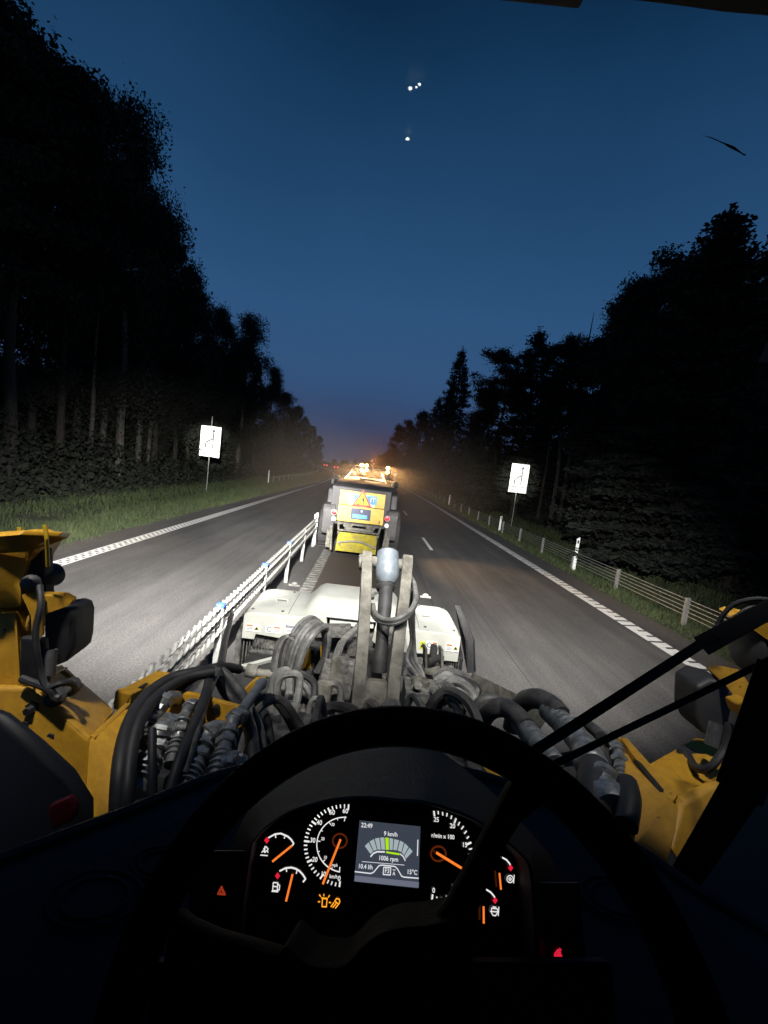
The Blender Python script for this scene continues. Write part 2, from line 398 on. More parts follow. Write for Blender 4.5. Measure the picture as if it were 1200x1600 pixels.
# far left rail
bar3 = thing('guard_rail', 'low far guard rail with short pale posts along the left verge near the bend', 'barrier', (-11.2, 48, -.3))
rl = lambda y: -10.6 + curve(y)
MB().tube([(rl(y), y, .42) for y in range(48, 140, 4)], .05, 5).build('rail', M['grey'], bar3)
for k in range(30):
    y = 48+3*k; MB().box((rl(y), y, .1), (.10, .08, .95)).build('post', M['post'], bar3)
delineator(-10.9, 47, 'white marker post at the near end of the far left guard rail', 1.5, -.3)

# ------------------------------------------------------------------ lane signs
def lane_sign(cx, cz, y, w, h, label, txt, ztop=None, tw=0):
    t = thing('lane_sign', label, 'road sign', (cx, y, gz(cx, y)))
    rot = Matrix.Rotation(tw, 3, 'Z'); o = Vector((cx, y, cz))
    L3 = lambda u, v, d=0: o + rot @ Vector((u, d, v))
    hp = h*.80
    MB().prism([L3(-w/2,-h/2+h*.215), L3(w/2,-h/2+h*.215), L3(w/2,h/2), L3(-w/2,h/2)], rot @ Vector((0,.03,0))).build('panel', M['signw'], t, bevel=.006)
    MB().prism([L3(-w/2,-h/2), L3(w/2,-h/2), L3(w/2,-h/2+h*.19), L3(-w/2,-h/2+h*.19)], rot @ Vector((0,.03,0))).build('distance_plate', M['signw'], t, bevel=.006)
    mb = MB(); d = -.006
    def bar_(a, b, wd):
        a = Vector(a); b = Vector(b); e = (b-a).normalized(); nn = Vector((-e.y, e.x))*wd/2
        mb.poly([L3(*(a+nn), d), L3(*(b+nn), d), L3(*(b-nn), d), L3(*(a-nn), d)])
    V2 = lambda a, b: Vector((a*w, b*h))
    bar_(V2(.14,-.22), V2(.14,.33), .062*w); d = -.007
    bar_(V2(-.22,-.22), V2(-.22,-.07), .062*w); d = -.008
    bar_(V2(-.225,-.08), V2(-.17,-.01), .062*w); d = -.009
    bar_(V2(-.18,-.02), V2(.14,.11), .062*w); d = -.0065
    mb.poly([L3(.14*w,.43*h,d), L3(.06*w,.33*h,d), L3(.22*w,.33*h,d)])
    bar_(V2(-.44,-.295), V2(.44,-.295), .018*h)
    mb.build('lane_arrows', M['black'], t)
    mb = MB(); text(mb, txt, L3(0,-.405*h,-.006), rot @ Vector((1,0,0)), (0,0,1), .16*h); mb.build('lettering', M['black'], t)
    gr = gz(cx, y)
    MB().cyl((cx-.02,y+.09,gr-.3), (cx-.02,y+.09, ztop or cz+h/2-.1), .038, n=10).build('pole', M['grey'], t, smooth=True)
    MB().box((cx-.02,y+.05,cz+h*.3),(.3,.05,.05)).box((cx-.02,y+.05,cz-h*.1),(.3,.05,.05)).build('bracket', M['grey'], t)
    return t
sl = P(328.5, 690, 31); sr = P(811, 747.5, 31.5)
lane_sign(sl.x, sl.z, 31, 1.36, 2.12, 'bright white lane merge sign on a thin pole in front of the left forest', '400 m', ztop=sl.z+1.75, tw=R(6))
lane_sign(sr.x, sr.z, 31.5, 1.28, 2.1, 'bright white lane merge sign on a pole behind the right cable barrier', '400 m', tw=R(-6))

# ------------------------------------------------------------------ machine ahead
mx, my = -.19, 13.5
tr = thing('road_machine', 'dusty yellow road machine ahead with lit warm work lamps and a roadwork triangle', 'road machine', (mx, my+2, 0))
def V(x, y, z): return (mx+x, my+y, z)
mb = MB(); mb.prism([V(-.98,.1,.95), V(-.98,.1,2.15), V(-.90,.35,2.28), V(-.86,3.0,2.48), V(-.86,3.0,.95)], (1.88,0,0)); mb.build('engine_hood', M['body'], tr, bevel=.04)
for s in (-1, 1):
    mb = MB(); mb.prism([V(.80*s,.05,.62), V(.80*s,-.02,.80), V(.80*s,-.05,1.40), V(.80*s,.05,1.56), V(.80*s,1.7,1.62), V(.80*s,1.7,1.3), V(.80*s,.75,1.25), V(.80*s,.45,.62)], (.38*s,0,0)); mb.build('rear_fender', M['bodym2'], tr, bevel=.06)
    MB().prism([V(.90*s,.30,1.58), V(.90*s,.42,2.05), V(.90*s,.9,2.14), V(.90*s,2.6,2.2), V(.90*s,2.6,1.58)], (.22*s,0,0)).build('side_cowl', M['body'], tr, bevel=.06)
    MB().box(V(1.02*s,.40,1.8), (.14,.02,.03)).box(V(1.02*s,.40,1.72), (.14,.02,.03)).build('cowl_grille', M['black'], tr)
mb = MB(); mb.prism([V(-.705,-.02,1.60), V(.705,-.02,1.60), V(.705,-.0,2.05), V(-.705,-.0,2.05)], (0,.10,0)); mb.build('grille_door', M['yellow2'], tr, bevel=.012)
mb = MB(); mb.prism([V(-.72,-.06,1.09), V(.72,-.06,1.09), V(.71,-.03,1.585), V(-.71,-.03,1.585)], (0,.12,0)); low = mb.build('tail_door', M['yellow2'], tr, bevel=.012)
MB().box(V(-.6,-.065,1.18), (.03,.02,.10)).box(V(.6,-.065,1.18), (.03,.02,.10)).build('latch', M['black'], low)
bp = MB().box(V(0,-.045,1.83), (.90,.02,.27)).build('banner', M['ltblue'], tr, bevel=.02)
MB().box(V(0,-.062,1.83), (.78,.012,.18)).build('banner_field', M['bluep'], bp)
mb = MB(); text(mb, 'G', V(-.32,-.0705,1.83), (1,0,0), (0,0,1), .2, .02); text(mb, 'IT', V(.32,-.0705,1.83), (1,0,0), (0,0,1), .2, .02); mb.build('lettering', M['signw'], bp)
mb = MB(); text(mb, 'TORKULLA AB', V(0,-.05,1.64), (1,0,0), (0,0,1), .125, .02); mb.build('owner_lettering', M['signw'], tr)
gp = MB().box(V(.0,-.068,1.36), (.62,.02,.34)).build('number_panel', M['navy'], tr, bevel=.01)
MB().box(V(-.02,-.085,1.29), (.46,.012,.12)).build('blue_plate', M['ltblue'], gp)
MB().ball(V(.02,-.085,1.46), .035).build('plate_lamp', M['signw'], gp, smooth=True)
# roadwork triangle
tz = 1.76; ts = .34
tri = lambda k, d, dz=0: [V(0,d,tz+k*1.0+dz), V(-k*.87,d,tz-k*.5+dz), V(k*.87,d,tz-k*.5+dz)]
wt = MB().prism(tri(ts,-.11,.03), (0,.02,0)).build('warning_triangle', M['signred'], tr)
MB().poly(tri(ts*.74,-.114,.03)).build('yellow_field', M['signyel'], wt)
mb = MB(); q = lambda a, b: V(a,-.118,tz+b+.01)
mb.poly([q(.00,.13),q(.035,.15),q(.05,.10),q(.02,.09)]); mb.poly([q(-.02,.08),q(.05,.09),q(.08,-.02),q(.03,-.01)])
mb.poly([q(.03,-.015),q(.06,-.015),q(.07,-.105),q(.045,-.105)]); mb.poly([q(-.02,.0),q(.0,.03),q(-.01,-.105),q(-.035,-.105)])
mb.poly([q(-.16,-.105),q(-.11,-.055),q(-.06,-.105)]); mb.poly([q(-.02,.06),q(.0,.07),q(-.07,-.08),q(-.085,-.07)])
mb.build('worker_symbol', M['black'], wt)
for s, (a, b), (c, d) in ((-1,(522,800.4),(521,811)), (1,(605,810.4),(604,822))):
    p = P(a, b, my-.12); k = MB().cyl(p, p+Vector((0,.12,0)), .095, n=20).build('tail_lamp_housing', M['bodyl'], tr, smooth=True)
    MB().lathe(p-Vector((0,.02,0)), p+Vector((0,.02,0)), [(0,.03),(.3,.07),(1,.08)]).build('tail_lamp', M['tail'], k, smooth=True)
    p = P(c, d, my-.12); MB().lathe(p-Vector((0,.02,0)), p+Vector((0,.1,0)), [(0,.03),(.2,.065),(1,.075)]).build('reversing_lamp', M['signw'], tr, smooth=True)
mb = MB()
for s in (-1, 1):
    mb.box(V(.60*s,-.25,.78), (.07,.5,.07)); mb.cyl(V(.52*s,-.3,.35), V(.66*s,-.2,1.08), .035); mb.box(V(.9*s,.0,.5), (.16,.2,.55)); mb.cyl(V(.78*s,-.35,.2), V(.86*s,-.1,.9), .04)
    mb.box(V(.35*s,-.1,.98), (.28,.1,.10))
mb.cyl(V(-.62,-.42,.86), V(.62,-.42,.86), .03); mb.box(V(0,-.12,1.02), (1.4,.06,.05)); mb.box(V(0,-.05,.88),(.9,.06,.08))
mb.build('rear_frame', M['arm'], tr, bevel=.008)
pl = MB().prism([V(-.60,-.42,.80), V(.58,-.42,.80), V(.60,-.25,.18), V(-.66,-.25,.18)], (0,.04,0)).build('rear_plate', M['ygreen'], tr, bevel=.01)
MB().tube(smooth_path([V(-.60,-.40,.46),V(-.35,-.41,.52),V(.0,-.41,.56),(mx+.3,my-.41,.50),V(.58,-.40,.40)]), .025).build('hose', M['bodyl'], pl, smooth=True)
def wheel(x, y, r, w, parent, s):
    t = MB().lathe((x-w/2,y,r), (x+w/2,y,r), [(0,r*.55),(.02,r*.9),(.12,r),(.88,r),(.98,r*.9),(1,r*.55)], 32)
    for k in range(20):
        a = k*2*math.pi/20; t.box((x,y+math.cos(a)*r,r+math.sin(a)*r), (w*.8,.07,.05), Matrix.Rotation(a-math.pi/2,3,'X'))
    o = t.build('wheel', M['tyre'], parent, smooth=True)
    MB().lathe((x+s*w*.3,y,r), (x+s*w*.52,y,r), [(0,r*.6),(.5,r*.58),(.8,r*.3),(1,r*.28)], 24).build('rim', M['yellow'], o, smooth=True)
for s in (-1, 1):
    wheel(mx+s*1.12, my+1.3, .70, .50, tr, s); wheel(mx+s*1.14, my+5.0, .70, .50, tr, s)
# cab with sloping bars behind the hood
mb = MB(); mb.box(V(.12,4.0,2.0), (1.45,1.6,1.6)); cb = mb.build('cab', M['body'], tr, bevel=.04)
MB().box(V(.12,3.19,2.45), (1.25,.04,.5)).build('rear_window', M['glass'], cb)
mb = MB(); mb.box(V(.25,3.6,2.80), (1.55,1.2,.05)); mb.build('cab_roof', M['dark'], cb, bevel=.02)
mb = MB(); mb.cyl(V(-.75,1.3,2.30), V(-.45,3.0,2.78), .03); mb.cyl(V(.80,1.3,2.30), V(.42,3.0,2.78), .03); mb.cyl(V(-.45,3.0,2.78), V(.42,3.0,2.78), .025)
mb.cyl(V(-.2,1.6,2.42), V(.75,1.6,2.36), .025); mb.build('guard_bar', M['dark'], tr, smooth=True)
mb = MB(); random.seed(3)
for s in (-1, 1):
    for k in range(9):
        c = V(s*(.85+random.random()*.25), .8+random.random()*1.5, 2.2+random.random()*.2); mb.box(c, (.07+.1*random.random(), .1, .05+.1*random.random()), Matrix.Rotation(random.random(),3,'Z'))
mb.build('fittings', M['dark'], tr, bevel=.01)
b = MB().cyl(P(571,742,my+2.4), P(571,742,my+2.4)+Vector((0,0,.16)), .05, .04).build('beacon', M['orangecone'], tr, smooth=True)
for (a, c) in ((554,739),(617,741)):
    p = P(a, c, my+3); mb = MB().ball(p, (.07,.05,.12)); mb.cyl(p-Vector((0,0,.3)), p, .015); mb.build('mirror', M['bodyl'], tr, smooth=True)
warm = (1,.60,.26)
k = 0
for (a, c, r) in ((565,726.5,.060),(573,727.5,.060),(565,734.5,.055),(573,734.5,.055),(606,731.5,.065),(605.5,738,.060)):
    p = P(a, c, my+2.9); h = MB().box(p+Vector((0,.05,0)), (.17,.10,.15)).build('work_lamp', M['body'], tr, bevel=.01)
    MB().lathe(p-Vector((0,.03,0)), p, [(0,r*.7),(1,r)]).build('lamp_lens', M['work'], h, smooth=True)
    ld = bpy.data.lights.new('work_light', 'SPOT'); ld.energy = 1400; ld.color = warm; ld.spot_size = R(66); ld.spot_blend = 1; ld.shadow_soft_size = .06
    lo = bpy.data.objects.new('work_light', ld); COL.objects.link(lo); lo.parent = h; lo.matrix_parent_inverse = Matrix.Identity(4)
    sd = -1 if k % 2 else 1; lo.location = p+Vector((0,-.30,.02)); lo.rotation_euler = Vector((sd*4.5, -4.6, -2.9)).to_track_quat('-Z','Y').to_euler(); k += 1
# the machine's own lamps shining ahead of it and onto the trees
ld = bpy.data.lights.new('front_light', 'SPOT'); ld.energy = 2600; ld.color = (1,.45,.16); ld.spot_size = R(70); ld.spot_blend = .9; ld.shadow_soft_size = .1
lo = bpy.data.objects.new('front_light', ld); COL.objects.link(lo); lo.parent = tr; lo.matrix_parent_inverse = Matrix.Translation(-tr.location)
lo.location = V(.2, 5.2, 3.1); lo.rotation_euler = Vector((.1, 1, .02)).to_track_quat('-Z','Y').to_euler()

# far cars
for i, (a, c, d, lb) in enumerate(((509,724.5,232,'distant car on the far left of the bend with red tail lights glowing'),(525.5,726.5,190,'distant car with red tail lights just before the bend, nearer the machine'))):
    p = P(a, c, d); z0 = 0.0
    t = thing('car', lb, 'car', (p.x, d, 0), 'cars far down the road')
    mb = MB(); mb.prism([(p.x-.9,d,.35),(p.x-.9,d,.95),(p.x-.85,d+.3,1.0),(p.x-.7,d+.9,1.45),(p.x-.7,d+2.4,1.45),(p.x-.85,d+3.2,1.0),(p.x-.9,d+4.3,.8),(p.x-.9,d+4.3,.35)], (1.8,0,0))
    mb.build('body', M['dark'], t, bevel=.05)
    for s in (-1, 1):
        MB().box((p.x+s*.72, d-.03, .92 if i else 1.0), (.34,.06,.30)).build('tail_lamp', M['tailfar'], t, bevel=.02)
        for yy_ in (.8, 3.5): MB().lathe((p.x+s*.7,d+yy_,.32),(p.x+s*.9,d+yy_,.32),[(0,.25),(.1,.32),(.9,.32),(1,.25)]).build('wheel', M['tyre'], t, smooth=True)

# ------------------------------------------------------------------ cold planer attachment
pla = thing('cold_planer', 'white hooded cold planer attachment with warning decals and grey hoses on the loader front', 'cold planer', (0, 4.2, 0))
HX = .98
def hz_(x, y):          # hood height
    a = abs(x); f = 1.0 if a < .36 else max(0, 1-(a-.36)/.14)
    f = f*f*(3-2*f)
    fr = min(1, max(0, (y-3.84)/.2))
    side = max(0, (a-.88)/.10)**2*.022
    return 1.445 + .125*f*(.25+.75*fr) - side - max(0,(y-4.45)/.2)**2*.035 - .012*(1-f)*min(1,max(0,(3.95-y)/.1))
xs_ = sorted(set([-HX,-.955,-.9,-.8,-.7,-.6,-.55,.55,.6,.7,.8,.9,.955,HX]+list(np.linspace(-.5,.5,21)))); ys_ = [3.80,3.83,3.87,3.92,3.98,4.04,4.12,4.25,4.4,4.5,4.58,4.66,4.72]
mb = MB(); n_ = len(xs_)
for y in ys_:
    for x in xs_:
        x2 = x*(1 if y < 4.4 else 1-.03*(y-4.4)/.3); mb.v.append((x2, y, hz_(x, y)))
mb.f += [(j*n_+i, j*n_+i+1, (j+1)*n_+i+1, (j+1)*n_+i) for j in range(len(ys_)-1) for i in range(n_-1)]
hood = mb.build('hood', M['white'], pla, smooth=True, solid=.012)
for x_ in (-.60,.60):
    MB().tube([(x_,y_,hz_(x_,y_)+.004) for y_ in np.linspace(3.86,4.55,8)], .0035, 5).build('panel_seam', M['dark'], hood)
for x_ in (-.93,-.66,.66,.93):
    for y_ in (3.90,4.5): MB().lathe((x_,y_,hz_(x_,y_)), (x_,y_,hz_(x_,y_)+.012), [(0,.016),(.7,.016),(1,.010)], 8).build('bolt', M['dirt'], hood)
for x_ in (-.72,.70):
    MB().tube(smooth_path([(x_-.05,4.15,hz_(x_,4.15)),(x_-.05,4.15,hz_(x_,4.15)+.03),(x_+.05,4.15,hz_(x_,4.15)+.03),(x_+.05,4.15,hz_(x_,4.15))],3), .006, 6).build('grab_handle', M['white'], hood, smooth=True)
def face(name, pts, m, th=.02, par=None, bev=.006): return MB().prism(pts, (0,th,0)).build(name, m, par or pla, bevel=bev)
edge = lambda x: hz_(x,3.80)-.004
lf = [(-HX,3.795,edge(-HX))] + [(x,3.795,edge(x)) for x in xs_ if -HX < x <= -.22] + [(-.22,3.79,1.33),(-.42,3.79,1.30),(-.44,3.785,1.22),(-.86,3.785,1.25),(-.87,3.785,1.20),(-HX,3.785,1.20)]
face('hood_face', lf, M['white'])
rf = [(x,3.795,edge(x)) for x in xs_ if .18 <= x < HX] + [(HX,3.795,edge(HX)),(HX,3.785,1.19),(.84,3.785,1.19),(.83,3.785,1.24),(.30,3.785,1.22),(.18,3.79,1.30)]
face('hood_face', rf, M['white'])
face('hood_centre', [(-.22,3.86,1.555),(.18,3.86,1.555),(.18,3.83,1.40),(-.22,3.83,1.40)], M['white'])
for s in (-1, 1):
    MB().prism([(s*HX,3.80,1.20),(s*HX,3.80,edge(HX)),(s*HX*.985,4.7,1.36),(s*HX*.985,4.7,1.0)], (-s*.015,0,0)).build('side_panel', M['white'], pla)
    MB().prism([(s*1.0,3.86,.12),(s*1.0,3.86,1.2),(s*1.0,4.1,1.28),(s*1.0,4.62,1.28),(s*1.0,4.9,.12)], (s*.05,0,0)).build('side_skid', M['rubber'] if s > 0 else M['dirt'], pla, bevel=.01)
MB().box((0,4.3,.75), (1.9,.80,1.15)).build('drum_housing', M['dirty2'], pla, bevel=.02)
mb = MB(); mb.box((-.62,3.90,1.16), (.54,.10,.13)); mb.box((-.62,3.86,1.07), (.60,.10,.03)); mb.box((-.62,3.84,1.00), (.56,.08,.08)); mb.build('rear_beam', M['dirt'], pla, bevel=.01)
mb = MB(); mb.box((.62,3.90,1.14), (.42,.10,.14)); mb.cyl((.35,3.78,1.12), (.95,3.78,1.10), .05); mb.build('rear_beam', M['dirt'], pla, bevel=.01)
mb = MB()
for i in range(9): mb.tube([(-.97+.028*i, 3.84+.01*(i%2), 1.22), (-.97+.026*i, 3.83, .75)], .007, 5)
mb.build('side_chain', M['dirt'], pla)
mb = MB()
for i in range(6): mb.tube([(.89+.022*i, 3.82, 1.20), (.89+.022*i, 3.82, .8)], .006, 5)
mb.build('side_chain', M['dirt'], pla)
# decals
def decal(cx, cz, w, h, kind, par, s=1):
    y = 3.7825
    b_ = MB().box((cx, y, cz), (w, .003, h)).build('decal', M['signw'], par)
    f2 = lambda mb_, x, z, a, c: mb_.poly([(cx+x-a/2,y-.0025,cz+z-c/2),(cx+x+a/2,y-.0025,cz+z-c/2),(cx+x+a/2,y-.0025,cz+z+c/2),(cx+x-a/2,y-.0025,cz+z+c/2)])
    if kind == 'notice':
        k1 = MB(); f2(k1, 0, h*.33, w*.9, h*.28); k1.build('decal_header', M['navy'], b_)
        k2 = MB(); text(k2, 'NOTICE', (cx, y-.004, cz+h*.33), (1,0,0), (0,0,1), h*.25, .02); k2.build('lettering', M['signw'], b_)
        k3 = MB(); [f2(k3, -.05*w*(i % 2), h*(.05-.14*i), w*.75, h*.05) for i in range(3)]; k3.build('print_lines', M['navy'], b_)
    else:
        side = 1 if kind in ('warn_r', 'round_l') else -1
        k1 = MB(); f2(k1, -side*w*.24, h*.32, w*.42, h*.2); k1.build('decal_header', M['orange'], b_)
        k3 = MB(); [f2(k3, -side*w*.24, h*(.08-.12*i), w*.38, h*.035) for i in range(4)]; k3.build('print_lines', M['navy'], b_)
        if kind.startswith('warn'):
            k2 = MB(); c = cx+side*w*.25; k2.poly([(c,y-.0025,cz+h*.3),(c-w*.19,y-.0025,cz-h*.25),(c+w*.19,y-.0025,cz-h*.25)]); k2.build('warning_symbol', M['decaly'], b_)
            k4 = MB(); k4.poly([(c-.006,y-.004,cz+h*.12),(c+.006,y-.004,cz+h*.12),(c+.012,y-.004,cz-h*.18),(c-.012,y-.004,cz-h*.18)]); k4.build('symbol_print', M['black'], b_)
        else:
            k2 = MB(); c = cx+side*w*.25*(-1); c = cx-w*.25
            A = [(c+math.cos(a)*h*.34,y-.0025,cz+math.sin(a)*h*.34) for a in np.linspace(.4,5.8,20)]; B = [(c+math.cos(a)*h*.24,y-.0025,cz+math.sin(a)*h*.24) for a in np.linspace(.4,5.8,20)]
            k2.strip(A, B); k2.build('warning_symbol', M['navy'], b_)
D = lambda px, py: P(px, py, 3.785)
for (a, c, w, h, kd) in ((395.5,981,.130,.066,'warn_r'),(427,983.5,.135,.066,'round_r'),(454,983.5,.10,.080,'notice')):
    p = D(a, c); decal(p.x, p.z, w, h, kd, hood)
for (a, c, w, h, kd) in ((660,1008,.048,.07,'one'),(675,1008,.10,.07,'round_r'),(706.5,1012,.125,.072,'warn_r')):
    p = D(a, c)
    if kd == 'one':
        b_ = MB().box((p.x, 3.7825, p.z), (w, .003, h)).build('decal', M['decaly'], hood)
        MB().poly([(p.x,3.78,p.z+.025),(p.x-.018,3.78,p.z-.02),(p.x+.018,3.78,p.z-.02)]).build('warning_symbol', M['black'], b_)
    else: decal(p.x, p.z, w, h, kd, hood)
# corner fittings and lower frame
mb = MB()
for px, py in ((460,912),(665,930)): q_ = P(px, py, 4.66); mb.ball(q_, (.035,.025,.02)); mb.cyl(q_-Vector((.06,0,.02)), q_+Vector((.06,0,-.02)), .012)
mb.build('lifting_eye', M['bodyl'], pla, smooth=True)
mb = MB(); a = P(668,1012,3.3); 
for dx in (0,.13): mb.prism([P(664,1012,3.3)+Vector((dx,0,0)), P(664,1048,3.3)+Vector((dx,0,0)), P(664,1048,3.3)+Vector((dx,.16,0)), P(664,1018,3.3)+Vector((dx,.16,0))], (.02,0,0))
mb.box(P(677,1046,3.35), (.17,.14,.03)); mb.build('hitch_bracket', M['arm'], pla, bevel=.006)
mb = MB(); mb.cyl(P(668,1030,3.36)-Vector((0,.05,0)), P(686,1030,3.36)+Vector((.03,.05,0)), .03); mb.box(P(677,1022,3.4), (.05,.08,.14)); mb.build('hitch_pin', M['dark'], pla, bevel=.005)
MB().tube([P(378,1042,3.4), P(410,1034,3.3), P(440,1026,3.2)], .022, 6).build('cross_bar', M['white'], pla)
mb = MB(); mb.prism([P(738,1050,3.6), P(862,1110,2.4), P(850,1130,2.4), P(735,1062,3.6)], (0,.03,-.06)); mb.build('side_frame', M['arm'], pla, bevel=.006)
mb = MB(); mb.prism([P(710,946,4.5), P(716,947,4.5), P(738,1000,3.78), P(740,1052,3.7), P(729,1052,3.7), P(727,1000,3.8)], (.03,.03,0)); mb.build('edge_rubber', M['rubber'], pla, bevel=.006)
mb = MB(); mb.box((-.05,3.0,.95), (1.7,1.6,.25)); mb.box((.30,3.55,1.15), (.5,.25,.25)); mb.box((-.35,3.5,1.18), (.35,.2,.3)); mb.build('mount_frame', M['dark'], pla, bevel=.02)
mb = MB()
for (a, c, d, w, h, dd) in ((520,985,3.7,.32,.10,.1),(610,1000,3.5,.22,.30,.2),(515,1065,3.0,.16,.24,.2),(655,1100,2.6,.22,.25,.2),(470,1060,3.2,.14,.06,.3),(700,1080,3.1,.20,.16,.3),(560,1010,3.6,.18,.10,.2),(540,1060,2.9,.10,.26,.1),(625,1060,3.0,.26,.12,.2),(430,1095,2.7,.10,.20,.2)):
    MB().box(P(a, c, d), (w, dd, h), Matrix.Rotation(random.uniform(-.2,.2),3,'Y')).build('valve_block', M['dirty2'], pla, bevel=.012)
mb = MB()
for (a, c, d, r, l) in ((527,1066,2.9,.075,.30),(650,1090,2.6,.06,.22),(500,1100,2.6,.05,.25),(597,1025,3.3,.06,.2)):
    p = P(a, c, d); MB().cyl(p-Vector((0,0,l/2)), p+Vector((.02,.03,l/2)), r).build('accumulator', M['arm'], pla, smooth=True)

mb = MB(); mb.cyl(P(396,1050,2.9), P(462,1058,2.9), .028); mb.cyl(P(385,1047,2.9), P(402,1050,2.9), .045); mb.build('cross_pin', M['arm'], pla, smooth=True)
mb = MB(); mb.prism([P(474,1000,3.3),P(484,990,3.3),P(486,1045,3.3),P(472,1045,3.3)], (0,.03,0)); mb.prism([P(500,1010,3.2),P(506,1004,3.2),P(508,1045,3.2),P(501,1045,3.2)], (0,.03,0)); mb.build('yellow_bracket', M['yellow'], pla, bevel=.004)
def hose(name, pts, d, r, m, par=None, n=8):
    pp = [P(a, c, e) for (a, c, e) in ([(x[0], x[1], x[2] if len(x) > 2 else d) for x in pts])]
    return MB().tube(smooth_path(pp), r, n).build(name, M[m], par or pla, smooth=True)
for k in range(6):
    o_ = k*5.2; dd = k*.05
    hose('hose', [(436+o_*.5,1105,3.0),(440+o_*.8,1062,3.0-dd),(450+o_,1010+k,2.95-dd),(466+o_,978+k*2.2,3.0-dd),(487+o_*.8,965+k*3.2,3.1),(503+o_*.4,982+k*3,3.15),(508,1010+3*k,3.2),(504-k*2,1050,3.2)], 3, .020+.004*(k%2), ('hosegrey','hose')[k in (1,4)])
for k in range(4):
    o_ = k*5
    hose('hose', [(425+o_,1062,2.9),(428+o_,1030-k,2.9),(436+o_,1003-k,2.9),(450+o_*.7,995-k,2.9),(462+o_*.4,1006,2.9),(463+o_*.3,1030,2.95),(455+o_,1075,3.0)], 3, .017, ('hose','hosegrey','rubber','hose')[k])
hose('hose', [(582,935),(584,928,3.1),(593,926,3.2),(600,932,3.2)], 3.0, .012, 'hosegrey')
for k, (rr_, mm_) in enumerate(((.014,'hosegrey'),(.011,'hosegrey'),(.012,'hose'))):
    hose('hose', [(583-k,945),(585-k,956+k*3,2.3),(597,967+k*3,2.2),(618,968+k*3,2.15),(640,955+k*3,2.2),(649+k,938,2.3),(648+k,915+k*4,2.5),(641,900+k*6,2.6)], 2.4, rr_, mm_)
for k in range(3):
    hose('hose', [(641+3*k,925,2.6),(640+3*k,965,2.7),(643+2*k,1000,2.8),(636+7*k,1030,2.8),(652+5*k,1056,2.7),(654+4*k,1085,2.6)], 2.6, .012, ('hosegrey','hose','hosegrey')[k])
for k in range(4):
    hose('hose', [(520+3*k,1030,3.3),(530+3*k,1004,3.4),(548+3*k,986,3.5),(562+3*k,972,3.6)], 3.4, .010, ('hosegrey','orangecone','hosegrey','hose')[k] if k != 1 else 'arm')
random.seed(11)
for k in range(16):     # supply hoses crossing the gap below the linkage
    a = 400+random.random()*300; c = 1085+random.random()*50; d0 = 1.75+random.random()*.5; w_ = random.uniform(-60,60)
    hose('hose', [(a-w_,c+70,d0),(a-w_*.4,c+12,d0),(a,c-10*random.random(),d0),(a+w_*.6,c+16,d0-.1),(a+w_,c+80,d0-.2)], 2, .014+.014*random.random(), random.choice(('hose','rubber','rubber','hosegrey')))
for k in range(9):      # hoses over the right-hand side of the mounting frame
    a = 648+random.random()*40; c = 1050+random.random()*30; d0 = 2.6+random.random()*.6
    hose('hose', [(a,c+55,d0),(a+4,c+10,d0),(a+18+random.random()*16,c-8-random.random()*8,d0),(a+40+random.random()*22,c+6,d0),(a+50+random.random()*25,c+40,d0-.1),(a+55,c+80,d0-.2)], 3, .015+.02*random.random(), random.choice(('hose','hose','rubber','hosegrey')))
for k in range(9):
    a = 395+random.random()*120; c = 1050+random.random()*50; d0 = 2.3+random.random()*.7
    hose('hose', [(a,c+60,d0),(a+3,c+10,d0),(a+10+random.random()*14,c-14*random.random(),d0),(a+24+random.random()*16,c+10,d0),(a+25,c+70,d0-.1)], 3, .013+.014*random.random(), random.choice(('hose','rubber','rubber','hosegrey')))
for s, a in ((-1,'a'), (1,'b')):
    mb = MB()
    for k in range(10):
        p = P(560+s*(60+k*7)+random.random()*12, 1075+random.random()*55, 2.2+random.random()*.9); e = Vector((random.uniform(-1,1),random.uniform(-1,1),random.uniform(-.3,1))).normalized()*.06
        mb.lathe(p-e, p+e, [(0,.018),(.2,.018),(.21,.028),(.5,.028),(.51,.02),(.9,.02),(.91,.026),(1,.026)], 8)
    mb.build('couplings', M['dirt'], pla, bevel=0)
MB().box((0,3.3,.3), (1.2,.5,.25)).build('lower_frame', M['dark'], pla)

# ------------------------------------------------------------------ our own loader
ldr = thing('wheel_loader', 'yellow wheel loader seen from its driving seat, dark cab with lit gauges and steering wheel', 'wheel loader', (0, 0, 0))
# linkage in front of the windscreen
def link(path, w, th, name, m):
    mb = MB(); A = []; Bv = []
    pts = [P(*q) for q in path]
    for i, p in enumerate(pts):
        t = (pts[min(i+1,len(pts)-1)]-pts[max(i-1,0)]).normalized(); nrm = t.cross(Vector((1,0,0))).normalized()
        ww = w[i] if isinstance(w, (list,tuple)) else w
        A.append(p+nrm*ww/2); Bv.append(p-nrm*ww/2)
    n = len(pts)
    for x in (-th/2, th/2): mb.v += [tuple(q+Vector((x,0,0))) for q in A+Bv]
    k = 2*n
    for i in range(n-1):
        mb.f += [(i,i+1,n+i+1,n+i),(k+i,k+n+i,k+n+i+1,k+i+1),(i,k+i,k+i+1,i+1),(n+i,n+i+1,k+n+i+1,k+n+i)]
    mb.f += [(0,n,k+n,k),(n-1,k+n-1,k+2*n-1,2*n-1)]
    return mb.build(name, M[m], ldr, bevel=.008)
l1 = link([(574,863,2.62),(573,872,2.6),(571,930,2.4),(567,1000,2.2),(562,1060,2.1),(558,1110,2.05)], [.05,.10,.13,.14,.16,.2], .062, 'lift_link', 'arm')
l2 = link([(637,868,2.62),(636,880,2.6),(630,940,2.4),(622,1000,2.2),(614,1060,2.1),(610,1110,2.05)], [.05,.10,.13,.14,.16,.2], .062, 'lift_link', 'arm')
